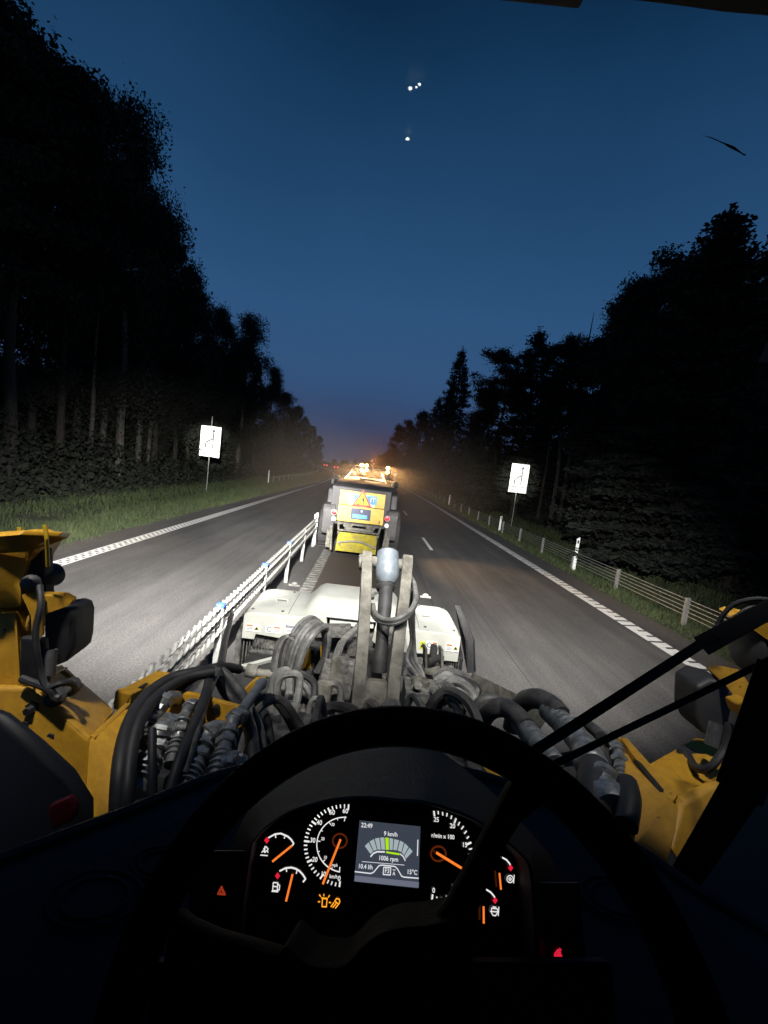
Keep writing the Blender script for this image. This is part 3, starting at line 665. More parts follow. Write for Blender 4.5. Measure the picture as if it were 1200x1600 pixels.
link([(590,1062,2.12),(590,1080,2.1),(590,1120,2.05)], [.14,.2,.24], .20, 'link_bridge', 'arm')
mb = MB(); mb.cyl(P(566,876,2.58), P(644,884,2.58), .035); mb.lathe(P(560,878,2.58), P(568,878,2.58), [(0,.03),(.2,.05),(1,.05)]); mb.build('pivot_pin', M['arm'], ldr, smooth=True)
c = P(606,862,2.62); c2 = P(605,912,2.48)
mb = MB(); mb.lathe(c, c2, [(0,.045),(.05,.066),(.6,.072),(.8,.068),(.92,.052),(1,.04)], 20); cyl_ = mb.build('tilt_cylinder', M['rod'], ldr, smooth=True)
MB().tube([P(604,908,2.5),P(601,950,2.35),P(597,1000,2.25),P(592,1050,2.2)], [.042,.04,.035,.045], 12).build('cylinder_rod', M['dark'], cyl_, smooth=True)
MB().lathe(P(602,914,2.48), P(602,922,2.46), [(0,.05),(.5,.058),(1,.05)], 16).build('seal_ring', M['dark'], cyl_, smooth=True)
MB().box((0.05,1.85,1.15), (.9,1.3,.4)).box((0.05,1.3,1.1), (1.5,.5,.9)).build('front_frame', M['dark'], ldr, bevel=.03)
MB().box((0,-.3,1.0), (1.3,2.0,1.4)).build('chassis', M['dark'], ldr, bevel=.05)
for s in (-1, 1): wheel(.1+s*1.02, 1.55, .72, .5, ldr, s); wheel(s*1.05, -1.6, .72, .5, ldr, s)
# left bracket
def pr(name, pts, vec, m, bev=.006, par=None): return MB().prism([P(*q) if not isinstance(q, Vector) else q for q in pts], vec).build(name, M[m], par or ldr, bevel=bev)
bl = pr('headlight_bracket', [(-60,955,1.42),(68,948,1.42),(42,1060,1.38),(100,1045,1.62),(178,1112,1.62),(142,1158,1.3),(128,1310,1.22),(-60,1310,1.22)], (-.03,.03,0), 'yellow')
pr('beam_top', [(48,1075,1.32),(104,1043,1.66),(177,1112,1.60),(141,1157,1.30)], (0,0,-.03), 'yellow', par=bl)
pr('beam_side', [(-60,1075,1.30),(48,1075,1.32),(141,1157,1.30),(128,1320,1.20),(-60,1320,1.20)], (0,.03,0), 'yellow', .012, par=bl)
pr('bolt_plate', [(-60,962,1.38),(24,956,1.38),(30,1075,1.34),(-60,1075,1.34)], (0,.05,0), 'yellow', .012, par=bl)
for (a, c, r) in ((94,1163,.0085),(108,1157,.0085),(122,1166,.0085),(105,1174,.0085),(110,1169,.004)):
    p = P(a, c+6, 1.292); MB().cyl(p, p+Vector((0,.01,0)), r*1.5, n=6).build('vent_hole', M['black'], bl)
for (a, c) in ((50,1107),(46,1127),(86,1146)):
    p = P(a, c, 1.305); MB().lathe(p+Vector((0,.01,0)), p-Vector((0,.022,0)), [(0,.022),(.4,.022),(.41,.014),(1,.013)], 6).build('bolt', M['dark'], bl)
pr('wiring_clip', [(0,1112,1.31),(48,1116,1.31),(48,1119,1.31),(0,1115,1.31)], (0,-.006,0), 'dark', 0, par=bl)
# upper lamp housing with visor
up = pr('lamp_housing', [(-60,845,1.35),(28,836,1.35),(62,850,1.35),(42,880,1.38),(33,915,1.38),(34,952,1.38),(-60,955,1.38)], (-.02,.16,0), 'yellow', .025)
pr('visor', [(-60,842,1.30),(30,836,1.30),(92,838,1.42),(106,841,1.5),(70,856,1.42),(40,862,1.32),(-60,870,1.28)], (0,.02,.012), 'yellow', .008, par=up)
p = P(52,908,1.40); MB().lathe(p-Vector((.01,0,0)), p+Vector((.0,.10,0)), [(0,.02),(.2,.034),(.9,.04),(1,.036)], 20).build('lamp_body', M['rubber'], up, smooth=True)
MB().prism([P(38,868,1.40),P(66,858,1.40),P(70,938,1.42),P(36,950,1.40)], (0,.05,0)).build('lamp_recess', M['black'], up, bevel=.01)
p = P(48,912,1.38); MB().ball(p, (.028,.03,.03)).cyl(p, p+Vector((.02,.03,-.07)), .014).build('plug', M['hose'], up, smooth=True)
MB().tube([P(70,820,1.36),P(73,842,1.36),P(75,885,1.38)], .006, 6).tube([P(30,824,1.36),P(32,838,1.36)], .006, 6).build('width_marker', M['yellow2'], up)
# lower black lamp
lw = pr('headlamp', [(67,958,1.40),(100,950,1.44),(112,955,1.46),(117,968,1.46),(115,1010,1.45),(104,1036,1.43),(88,1042,1.40),(68,1040,1.38)], (-.01,.13,0), 'rubber', .02)
pr('visor', [(34,930,1.34),(96,932,1.42),(111,940,1.46),(108,946,1.46),(75,958,1.38),(60,968,1.34),(58,1000,1.33),(50,1000,1.33),(48,962,1.33)], (0,.03,.006), 'yellow', .006, par=lw)
MB().prism([P(30,996,1.325),P(66,1000,1.33),P(72,1072,1.34),P(30,1068,1.32)], (0,.03,0)).build('mount_block', M['rubber'], lw, bevel=.01)
MB().cyl(P(78,1015,1.36), P(74,1055,1.34), .022, n=12).build('hinge', M['hose'], lw, smooth=True)
hose('wiring', [(62,915,1.36),(64,945,1.33),(56,985,1.31),(58,1020,1.30),(64,1050,1.30),(74,1073,1.29),(95,1068,1.30),(112,1068,1.33),(118,1076,1.36),(110,1082,1.38)], 1.3, .0095, 'rubber', lw)
hose('wiring', [(34,1060,1.31),(55,1068,1.30),(76,1076,1.29),(84,1088,1.29),(92,1092,1.29)], 1.3, .012, 'rubber', lw)
for (a, c, d) in ((112,1074,1.40),(88,1090,1.33)):
    p = P(a, c, d); MB().lathe(p, p-Vector((0,0,.0))-Vector((0,.012,-.012)), [(0,.03),(.5,.032),(1,.022)], 16).build('grommet', M['rubber'], bl, smooth=True)
for pts_ in ([(50,1072,1.31),(104,1043,1.655)],[(141,1154,1.29),(177,1110,1.6)],[(128,1300,1.19),(141,1157,1.28)],[(24,960,1.37),(30,1074,1.33)],[(0,960,1.37),(24,957,1.37)]):
    MB().tube([P(*q) for q in pts_], .0035, 6).build('weld_bead', M['yellow'], bl, smooth=True)
for (a, c) in ((8,985),(8,1015),(8,1045),(30,1240),(60,1210),(112,1200),(120,1225)):
    p = P(a, c, 1.30 if c > 1100 else 1.375); MB().lathe(p+Vector((0,.01,0)), p-Vector((0,.014,0)), [(0,.010),(.6,.010),(.61,.007),(1,.006)], 6).build('bolt', M['dirty2'], bl, smooth=False)
# box lug, upright plates, hydraulic couplers left of the wheel
pr('guide_box', [(182,1080,1.75),(246,1047,2.05),(268,1051,2.05),(205,1086,1.72)], (0,0,-.07), 'yellow', .006)
pr('guide_slot', [(216,1076,1.80),(250,1057,2.02),(255,1059,2.02),(222,1077,1.80)], (0,0,.008), 'black', 0)
pr('guide_lip', [(180,1080,1.74),(205,1086,1.72),(190,1112,1.72),(176,1108,1.74)], (0,.03,0), 'yellow', .005)
up1 = pr('upright_plate', [(141,1157,1.26),(190,1108,1.55),(212,1112,1.50),(186,1158,1.22),(168,1310,1.05),(128,1316,1.10)], (0,.02,-.01), 'yellow', .008)
pr('upright_rib', [(140,1156,1.28),(196,1103,1.6),(204,1104,1.6),(148,1160,1.27)], (0,0,.015), 'yellow', .004, par=up1)
up2 = pr('manifold_plate', [(262,1083,1.55),(300,1086,1.5),(372,1106,1.45),(384,1114,1.44),(385,1128,1.44),(372,1140,1.44),(300,1196,1.42),(262,1186,1.42),(240,1130,1.5)], (0,.025,0), 'yellow', .006)
p = P(337.5,1108,1.462); MB().cyl(p-Vector((0,.012,0)), p+Vector((0,.01,0)), .014).build('plate_hole', M['black'], up2)
pr('yellow_stub', [(374,1084,1.75),(398,1062,1.8),(414,1062,1.8),(410,1074,1.8),(385,1098,1.75)], (0,.03,0), 'yellow', .004)
MB().lathe(P(410,1066,1.75), P(378,1110,1.42), [(0,.02),(.1,.024),(.2,.018),(1,.018)], 14).build('pin_rod', M['rod'], ldr, smooth=True)
def coupler(path, d, r, name='hydraulic_coupler', m='steel'):
    pp = [P(x[0], x[1], x[2] if len(x) > 2 else d) for x in path]; mb = MB()
    r *= 1.18; sp = smooth_path(pp, 8); k = len(sp); rs = []
    for i in range(k): rs.append(r*(.78 if i > k*.2 else .9))
    mb.tube(sp, rs, 14)
    for q, n, w, e in ((.28,6,.022,1.12),(.44,6,.02,1.0),(.52,14,.01,1.15),(.60,6,.026,1.18),(.74,14,.012,1.0),(.80,14,.008,1.12),(.86,14,.008,1.12),(.92,14,.008,1.12)):
        i = int(q*(k-1)); t = (sp[min(i+1,k-1)]-sp[i-1]).normalized(); mb.lathe(sp[i]-t*w/2, sp[i]+t*w/2, [(0,r*e*.88),(.15,r*e),(.85,r*e),(1,r*e*.88)], n)
    return mb.build(name, M[m], ldr, smooth=True)
coupler([(276,1092,1.5),(262,1092,1.46),(250,1104,1.42),(241,1120,1.40),(236,1140,1.38),(228,1165,1.36)], 1.4, .024)
coupler([(282,1136,1.40),(268,1133,1.36),(252,1142,1.32),(244,1168,1.28),(228,1200,1.22),(210,1240,1.15)], 1.3, .032)
coupler([(306,1102,1.46),(297,1104,1.42),(286,1128,1.36),(277,1160,1.30),(266,1196,1.22)], 1.3, .020)
coupler([(350,1144,1.38),(334,1144,1.34),(318,1160,1.30),(308,1186,1.24),(296,1212,1.18),(282,1244,1.12)], 1.2, .033)
coupler([(378,1118,1.42),(367,1122,1.38),(357,1148,1.32),(347,1182,1.24),(334,1222,1.16)], 1.3, .024)
coupler([(384,1196,1.22),(374,1189,1.2),(362,1186,1.2),(352,1190,1.2)], 1.2, .017, 'plug_bolt')
for (pth, d, r, m_) in (
    ([(330,1046,1.7),(300,1052,1.65),(265,1062,1.6),(232,1085,1.5),(208,1118,1.35),(194,1160,1.22),(187,1215,1.12),(184,1300,1.05)],1.3,.023,'rubber'),
    ([(335,1050,1.6),(290,1060,1.55),(250,1085,1.45),(222,1120,1.3),(207,1165,1.2),(200,1230,1.1),(198,1300,1.05)],1.3,.019,'rubber'),
    ([(330,1044,1.7),(322,1080,1.5),(310,1115,1.36),(296,1150,1.26),(280,1190,1.16),(262,1250,1.08)],1.3,.016,'rubber'),
    ([(342,1046,1.7),(325,1090,1.48),(314,1125,1.34),(303,1160,1.24),(288,1210,1.14)],1.3,.010,'hose'),
    ([(336,1044,1.75),(350,1075,1.7),(368,1100,1.65),(388,1130,1.5),(396,1180,1.35),(400,1240,1.25)],1.3,.024,'rubber'),
    ([(340,1042,1.8),(362,1062,1.75),(385,1095,1.65),(405,1140,1.5),(412,1190,1.4)],1.3,.018,'hose'),
    ([(300,1050,1.8),(285,1075,1.7),(275,1100,1.6)],1.7,.024,'hose'),
    ([(265,1100,1.6),(285,1070,1.65),(315,1052,1.7),(345,1042,1.8),(375,1046,1.9)],1.7,.020,'rubber'),
    ([(345,1040,1.8),(352,1000,2.4),(362,960,3.2)],1.7,.018,'rubber'),
    ([(238,1140,1.2),(238,1200,1.12),(240,1280,1.05)],1.3,.012,'rubber')):
    hose('hydraulic_hose', pth, d, r, m_, ldr, 10)
# right bracket, lamps, hoses
br = pr('headlight_bracket', [(1008,1196,1.34),(1085,1153,1.7),(1180,1165,1.55),(1300,1200,1.4),(1300,1262,1.25),(1178,1235,1.35),(1068,1255,1.18)], (0,0,-.03), 'yellow', .008)
pr('beam_side', [(1066,1256,1.18),(1180,1190,1.32),(1300,1180,1.32),(1300,1400,1.1),(1100,1400,1.05),(1050,1330,1.08)], (0,.03,0), 'yellow', .012, par=br)
ur = pr('upright_plate', [(985,1190,1.40),(1050,1254,1.12),(1060,1262,1.12),(1056,1300,1.08),(1036,1380,1.0),(988,1330,1.02),(978,1240,1.15)], (0,.025,0), 'yellow', .010)
pr('upright_rib', [(968,1160,1.52),(978,1160,1.52),(1058,1250,1.16),(1050,1262,1.14),(1040,1262,1.14)], (0,0,.02), 'yellow', .006, par=ur)
pr('mount_ridge', [(944,1150,1.62),(965,1142,1.6),(982,1170,1.5),(1004,1210,1.34),(1030,1250,1.16),(1004,1246,1.16),(968,1200,1.38)], (0,.02,-.03), 'yellow', .008, par=ur)
pr('slot', [(990,1190,1.365),(1000,1196,1.35),(1036,1240,1.17),(1030,1244,1.16)], (0,0,.012), 'black', 0, par=ur)
p = P(1073,1178,1.48); MB().lathe(p-Vector((0,0,.01)), p+Vector((0,-.004,.016)), [(0,.032),(.5,.034),(1,.024)], 18).build('grommet', M['rubber'], br, smooth=True)
hr = pr('headlamp', [(1088,1072,1.48),(1108,1060,1.5),(1140,1068,1.46),(1150,1085,1.44),(1140,1130,1.42),(1118,1152,1.42),(1098,1148,1.44),(1086,1120,1.46)], (0,.12,0), 'rubber', .02)
pr('visor', [(1108,1050,1.55),(1122,1046,1.52),(1160,1054,1.38),(1184,1086,1.3),(1160,1092,1.34),(1152,1102,1.34),(1150,1092,1.36),(1136,1074,1.42)], (0,.02,.01), 'yellow', .006, par=hr)
pr('lamp_back', [(1150,1100,1.33),(1172,1096,1.3),(1172,1118,1.3),(1156,1120,1.32)], (0,.05,0), 'yellow', .006, par=hr)
MB().cyl(P(1120,1130,1.38), P(1112,1166,1.36), .022, n=12).build('hinge', M['hose'], hr, smooth=True)
hose('wiring', [(1074,1178,1.45),(1086,1198,1.36),(1104,1202,1.32),(1120,1188,1.32),(1132,1168,1.34),(1140,1130,1.36)], 1.4, .013, 'rubber', hr)
tl = pr('lamp_housing', [(1138,962,1.45),(1150,958,1.45),(1162,962,1.42),(1260,985,1.3),(1260,1030,1.3),(1205,1004,1.36),(1178,984,1.4),(1160,978,1.42)], (0,.05,.01), 'yellow', .008)
mb = MB(); p = P(1166,1012,1.44)
for k in range(5): q_ = p+Vector((.012*k,-.012*k,0)); mb.lathe(q_-Vector((.005,0,0)), q_+Vector((.006,0,0)), [(0,.07-.004*k),(.5,.078-.004*k),(1,.07-.004*k)], 24)
mb.build('lamp_body', M['rubber'], tl, smooth=True)
hose('mirror_arm', [(1210,938,1.2),(1180,936,1.22),(1152,942,1.24),(1132,958,1.25),(1120,980,1.25),(1124,992,1.22),(1150,990,1.15)], 1.2, .007, 'plastic', ldr)
hose('mirror_arm', [(1210,950,1.15),(1185,948,1.15),(1165,953,1.15),(1148,966,1.15)], 1.2, .006, 'plastic', ldr)
for (pth, r, m_) in (
    ([(748,1150,1.9),(756,1122,1.85),(770,1108,1.8),(788,1106,1.78),(806,1116,1.72),(822,1136,1.64)], .040, 'hose'),
    ([(800,1140,1.85),(806,1110,1.85),(822,1094,1.8),(842,1092,1.75),(862,1102,1.7),(876,1118,1.64)], .042, 'hose'),
    ([(735,1120,2.1),(750,1098,2.1),(768,1092,2.1),(785,1100,2.1)], .03, 'hose'),
    ([(900,1130,1.7),(916,1132,1.65),(930,1142,1.6),(940,1152,1.55)], .022, 'hose'),
    ([(980,1225,1.2),(984,1250,1.12),(978,1290,1.05)], .030, 'rubber'),
    ([(930,1200,1.3),(925,1240,1.2),(930,1290,1.1)], .05, 'rubber')):
    hose('hydraulic_hose', pth, 1.7, r, m_, ldr, 12)
def sleeve(a, b, r, rings, m='spring'):
    A = P(*a); B_ = P(*b); mb = MB(); prof = []
    for k in range(rings):
        q0 = k/rings; prof += [(q0, r*.90), (q0+.25/rings, r), (q0+.7/rings, r), (q0+.95/rings, r*.90)]
    mb.lathe(A, B_, prof, 18); return mb.build('hose_sleeve', M[m], ldr, smooth=True)
sleeve((812,1126,1.70), (866,1196,1.42), .043, 9)
sleeve((856,1108,1.71), (900,1150,1.52), .045, 7)
sleeve((893,1142,1.55), (928,1190,1.36), .046, 3, 'steel')
MB().lathe(P(915,1176,1.42), P(958,1268,1.12), [(0,.045),(.1,.055),(.3,.055),(.33,.046),(.5,.05),(.52,.062),(.62,.062),(.64,.048),(.8,.05),(.82,.06),(.92,.06),(1,.05)], 16).build('hydraulic_fitting', M['steel'], ldr, smooth=True)
coupler([(935,1146,1.6),(950,1156,1.55),(962,1166,1.48),(968,1190,1.40),(971,1215,1.32),(974,1250,1.18)], 1.4, .022)
pr('support_plate', [(846,1190,1.5),(905,1176,1.5),(912,1186,1.46),(900,1196,1.45),(850,1204,1.46)], (0,.02,0), 'dirty2', .004)
pr('inner_bracket', [(742,1182,1.5),(780,1172,1.5),(850,1240,1.3),(830,1262,1.25),(792,1250,1.3)], (0,.03,0), 'yellow', .006)
pr('support_plate', [(795,1250,1.25),(870,1240,1.25),(905,1300,1.05),(860,1290,1.05)], (0,.03,0), 'yellow', .006)
# front fenders
fl = pr('fender', [(-200,1050,1.05),(0,1125,1.05),(55,1168,1.05),(105,1215,1.05),(135,1262,1.03),(136,1320,1.0),(60,1400,.95),(-200,1400,.9)], (0,.04,0), 'fender', .02)
MB().prism([P(72,1262,.98),P(108,1246,1.0),P(118,1262,1.0),P(116,1282,.99),P(80,1300,.97)], (0,.02,0)).build('red_reflection', M['red'], fl, bevel=.01)  # red piece standing in for a reflection on the fender
pr('fender', [(1300,1180,1.0),(1170,1228,1.0),(1110,1290,.98),(1070,1360,.95),(1064,1410,.93),(1130,1440,.9),(1300,1560,.85)], (0,.04,0), 'fender', .02)

# ------------------------------------------------------------------ cab
SZ = 2.13
fe = [(-.95,.42),(-.78,.52),(-.62,.60),(-.51,.690),(-.40,.78),(-.25,.91),(-.08,.99),(.15,1.02),(.38,.98),(.52,.90),(.645,.805),(.70,.73),(.80,.64),(.95,.50)]
mb = MB(); A = [(x, y, SZ) for x, y in fe]; B_ = [(x*.98, y-.10, SZ+.012) for x, y in fe]; C_ = [(x*.95, y*.45-.02, SZ-.01) for x, y in fe]; D_ = [(x*.95, y*.3-.15, SZ-.25) for x, y in fe]; E_ = [(x, y, SZ-.05) for x, y in fe]
mb.strip(E_, A); mb.strip(A, B_); mb.strip(B_, C_); mb.strip(C_, D_)
dash = mb.build('dashboard', M['plastic2'], ldr, smooth=True)
MB().tube([Vector(a)+Vector((0,.005,.0)) for a in smooth_path(A)], .014, 8).build('window_seal', M['rubber'], dash, smooth=True)
for (a, c, r) in ((150,1400,.045),(250,1345,.030),(960,1400,.040)):
    q_ = G(a, c, SZ+.012); mb = MB()
    for k, rr in enumerate((1,.72)):
        pts = [(q_.x+math.cos(t)*r*rr*1.5, q_.y+math.sin(t)*r*rr, SZ+.010) for t in np.linspace(0,2*math.pi,33)]; mb.tube(pts, .0028, 6, False)
    mb.build('air_vent', M['plastic2'], dash, smooth=True)
CP = P(607,1335,.50); CV = Vector((0,.62,.785)).normalized(); CU = Vector((1,0,0)); CN = CU.cross(CV).normalized()
if CN.y > 0: CN = -CN
def C(px, py, lift=0.0):
    r = ray(px, py); o = Vector((0,0,EYE)); t = (CP+CN*lift-o).dot(CN)/r.dot(CN); return o+r*t
outer = [(300,1560),(322,1470),(352,1350),(385,1271),(431,1224),(478,1192),(540,1166),(606,1158),(672,1166),(722,1198),(777,1245),(820,1290),(867,1350),(900,1442),(912,1560)]
inner = [(372,1560),(378,1440),(391,1337),(402,1308),(443,1275),(497,1256),(560,1248),(627,1253),(672,1258),(735,1279),(768,1300),(810,1333),(827,1362),(834,1450),(840,1560)]
IN = [Vector(v) for v in smooth_path([C(a, c, .022) for a, c in inner], 4)]
OU = [Vector(v) for v in smooth_path([P(a, c, .60+.16*max(0, 1-abs(a-606)/320)) for a, c in outer], 4)]
LIP = [p + CN*-.0 + (q-p)*.04 + CN*.006 for p, q in zip(IN, OU)]
BK = [C(0,0)]*0
mb = MB(); mb.strip(OU, LIP); mb.strip(LIP, IN); INB = [p-CN*.046 for p in IN]; mb.strip(IN, INB); LOW = [p-Vector((0,0,.25)) for p in OU]; mb.strip(LOW, OU)
bin_ = mb.build('binnacle', M['binn'], ldr, smooth=True)
mb = MB(); mb.poly([C(300,1190,-.004), C(900,1190,-.004), C(900,1500,-.004), C(300,1500,-.004)][::-1]) if 0 else None
face_ = MB().poly([p-CN*.046 for p in IN]).build('instrument_face', M['lens'], ldr)
MB().prism([C(230,1500,.03), C(960,1500,.03), C(1000,2100,.0), C(200,2100,.0)], -CN*.02).build('lower_console', M['plastic'], ldr, bevel=.01)
MB().prism([C(300,1330,-.012), C(385,1330,-.012), C(385,1520,-.012), C(290,1520,-.012)], -CN*.01).build('switch_panel', M['plastic'], ldr)
MB().prism([C(838,1380,-.012), C(905,1380,-.012), C(925,1620,-.012), C(840,1620,-.012)], -CN*.01).build('switch_panel', M['plastic'], ldr)
def cline(mb, pts, w, lift=.001):
    pts = [C(a, c, lift) for a, c in pts]; s = C(600,1330).copy(); k = (C(610,1330)-C(600,1330)).length/10*w/2
    for i in range(len(pts)-1):
        e = (pts[i+1]-pts[i]); nn = e.cross(CN).normalized()*k; e = e.normalized()*k*.3
        mb.poly([pts[i]+nn-e, pts[i+1]+nn+e, pts[i+1]-nn+e, pts[i]-nn-e])
def ctext(mb, s, px, py, h, ang=5.5, lift=.0014, bold=.03):
    o = C(px, py, lift); a = R(ang); u = (C(px+10*math.cos(a), py+10*math.sin(a), lift)-o).normalized(); v = CN.cross(u)
    size = (C(px, py-h*1.15, lift)-o).length/.72
    if v.z < 0: v = -v
    text(mb, s, o, u, v, size, bold)
def cpoly(mb, pts, lift): mb.poly([C(a, c, lift) for a, c in pts])
def cring(mb, cx, cy, r, w, lift=.001, a0=0, a1=360, n=40, ex=1.0):
    pts = [(cx+r*ex*math.cos(R(a0+(a1-a0)*i/n)), cy+r*math.sin(R(a0+(a1-a0)*i/n))) for i in range(n+1)]; cline(mb, pts, w, lift)
LF = -.020
# speedometer
mb = MB(); cx0, cy0, r0 = 538.5, 1321.5, 64.5
a_s = math.degrees(math.atan2(1387-cy0, 530-cx0)); a_e = math.degrees(math.atan2(1256.5-cy0, 545-cx0))+360
for i in range(31):
    a = R(a_s+(a_e-a_s)*i/30); mj = i % 5 == 0; r1 = r0-(8 if mj else 5); ex = .985
    cline(mb, [(cx0+r0*ex*math.cos(a), cy0+r0*math.sin(a)), (cx0+r1*ex*math.cos(a), cy0+r1*math.sin(a))], 2.5 if mj else 1.8, LF)
cring(mb, 538, 1320, 43, 1.5, LF, 100, 270+4, 40)
cline(mb, [(539.5,1276),(538,1283)], 1.4, LF); cline(mb, [(530.5,1363),(531,1355)], 1.4, LF)
for i, a in enumerate((118,142,165,188,212,236,255)):
    a = R(a); cline(mb, [(538+43*math.cos(a),1320+43*math.sin(a)),(538+(38 if i%2 else 40)*math.cos(a),1320+(38 if i%2 else 40)*math.sin(a))], 1.2, LF)
for s_, a, c, h in (('60',539.5,1265,7),('50',518,1267.5,7),('40',497,1284,7),('30',486,1313,7),('20',489.5,1344.5,7),('10',503.5,1368,7),('0',529.4,1375.7,7.5),('30',520,1288.6,4.5),('20',504.3,1311,4.5),('10',508,1340,4.5),('mph',523,1352,4.5),('km/h',521,1370,5.5)):
    if h > 6: vx, vy = 538-a, 1321-c; vl = math.hypot(vx, vy); a += vx/vl*2.5; c += vy/vl*2.5
    ctext(mb, s_, a, c, h*.93, lift=LF)
spd = mb.build('speedometer', M['gtxt'], ldr)
mb = MB(); cline(mb, [(532,1312),(504.5,1381)], 3.2, LF+.006); mb.build('needle', M['gneedle'], spd)
mb = MB(); cring(mb, 531, 1314, 11, 2.6, LF+.001); mb.build('hub_ring', M['gring'], spd)
def gauge(name, dia, arc, ticks, needle, icon, extra=()):
    mb = MB(); cline(mb, arc, 2.2, LF)
    for t in ticks: cline(mb, t, 1.6, LF)
    for pth in icon: cline(mb, pth, 1.4, LF)
    g = mb.build(name, M['gtxt'], ldr)
    a, c = dia; mb = MB(); cpoly(mb, [(a-4,c),(a,c-5.5),(a+4,c),(a,c+5.5)], LF+.001); mb.build('red_mark', M['gred'], g)
    mb = MB(); cline(mb, needle, 3.0, LF+.005); mb.build('needle', M['gneedle'], g)
gauge('temperature_gauge', (416.7,1313), [(419.5,1309),(429.5,1303.5),(438.7,1302.3),(449.7,1307),(455,1312),(458.8,1318),(457,1321)], [[(430,1304),(431,1309)],[(446,1305),(444,1310)]], [(425.8,1346),(456,1321.5)],
      [[(407,1336),(418,1337)],[(409,1332),(411,1329),(414,1332),(417,1329),(419,1332)],[(412,1326),(416,1323),(419,1327),(415,1331),(412,1326)],[(414,1322),(414,1327)]])
gauge('fuel_gauge', (433.7,1368.5), [(437,1361),(446,1356.5),(455,1355.5),(462,1357.5),(468,1361),(473,1366.5),(477.5,1373.5),(473.5,1378)], [[(447,1357),(448,1362)],[(464,1360),(463,1365)]], [(447,1408),(457,1366.5)],
      [[(427,1379),(434,1379.5),(433,1392),(426,1391.5),(427,1379)],[(427.5,1385),(433.5,1385.5)],[(434,1381),(437,1384),(436,1391),(433,1390)],[(424.5,1392.5),(434.5,1393.5)]])
gauge('oil_temperature_gauge', (798,1356), [(785,1340),(791.5,1343.5),(796,1349),(798,1353)], [], [(780.4,1364.6),(782.8,1389.6)],
      [[(797+5*math.cos(a),1373.5+5.5*math.sin(a)) for a in np.linspace(0,6.28,13)],[(797+2*math.cos(a),1373.5+2*math.sin(a)) for a in np.linspace(0,6.28,7)],[(803.5,1367),(802.5,1380)]])
gauge('coolant_gauge', (773.7,1407), [(760,1390),(766.5,1394),(771,1399),(773.5,1403)], [], [(755.6,1416.7),(755.9,1442.5)],
      [[(768,1419),(777,1420),(778,1426),(774,1431),(770,1430),(768,1426),(768,1419)],[(766,1424),(779,1425)],[(779.5,1417),(778.5,1431)],[(770,1417),(775,1417.5)]])
# tachometer
mb = MB()
for (a, c), (b_, d), w in (((678,1267.5),(679,1275),2.6),((684.6,1267.6),(685,1272),1.9),((691.6,1269),(692,1274),1.9),((698.8,1270.6),(698,1275.6),1.9),((706,1274.5),(704.5,1279.5),1.9),((712.6,1279),(710,1286),2.6),
    ((718.3,1284.6),(715.8,1289.6),1.9),((724.3,1291),(721,1295.5),1.9),((729,1298.5),(725.5,1302.5),1.9),((732.6,1307),(729.5,1310),1.9),((736,1316.5),(729.5,1319.5),2.8),((738,1326),(733,1327),1.9),((738,1335),(733.5,1335.5),1.9),
    ((675,1406.5),(676,1398),2.6),((683,1407.5),(682.6,1401.5),1.9),((691,1408),(690,1402),1.9),((700,1405.5),(697.5,1400),1.9),((708.5,1402),(705,1396.5),2.4)): cline(mb, [(a, c), (b_, d)], w, LF)
for s_, a, c, h in (('25',681.7,1281,6.5),('20',707,1291,6.5),('15',726,1320.5,6.5),('0',677.5,1391.6,7),('5',708.5,1386.5,6.5),('r/min x 100',692,1307,6)): ctext(mb, s_, a, c, h, lift=LF)
tac = mb.build('tachometer', M['gtxt'], ldr)
mb = MB(); cline(mb, [(682,1332.5),(727,1360)], 3.6, LF+.006); mb.build('needle', M['gneedle'], tac)
mb = MB(); cring(mb, 685, 1334, 11.5, 2.6, LF+.001); mb.build('hub_ring', M['gring'], tac)
# warning icons
mb = MB()
for pth in ([(504,1404),(511,1404.5),(510,1417),(503,1416.5),(504,1404)], [(502,1403),(512,1404)], [(501,1401),(499,1398)], [(506,1400),(506,1397)], [(513,1402),(515,1399)], [(500,1409),(497,1409)], [(514,1410),(517,1410.5)]): cline(mb, pth, 1.4, LF)
mb.build('beacon_icon', M['gamber'], ldr)
mb = MB()
for pth in ([(523,1408),(526,1404),(530,1405),(531,1409),(529,1413),(523,1408)], [(522,1410),(517,1417)], [(525,1412),(520,1418)], [(528,1414),(524,1419)]): cline(mb, pth, 1.5, LF)
mb.build('work_lamp_icon', M['gamber'], ldr)
mb = MB(); cline(mb, [(346,1385),(340,1397),(352,1398),(346,1385)], 1.8, -.010); cline(mb, [(346,1389),(343.5,1395.5),(349,1396),(346,1389)], 1.2, -.010); mb.build('hazard_icon', M['hazardm'], ldr)
mb = MB(); cline(mb, [(866,1493),(878,1493)], 2.4, -.010); cline(mb, [(867,1491),(872,1484),(876,1489),(871,1490)], 2.4, -.010); cline(mb, [(874,1482),(877,1485)], 2, -.010); mb.build('brake_icon', M['gred'], ldr)
mb = MB(); cline(mb, [(322,1548),(323,1556),(328,1556)], 2.4, .031); mb.build('green_icon', M['ggreen'], ldr)
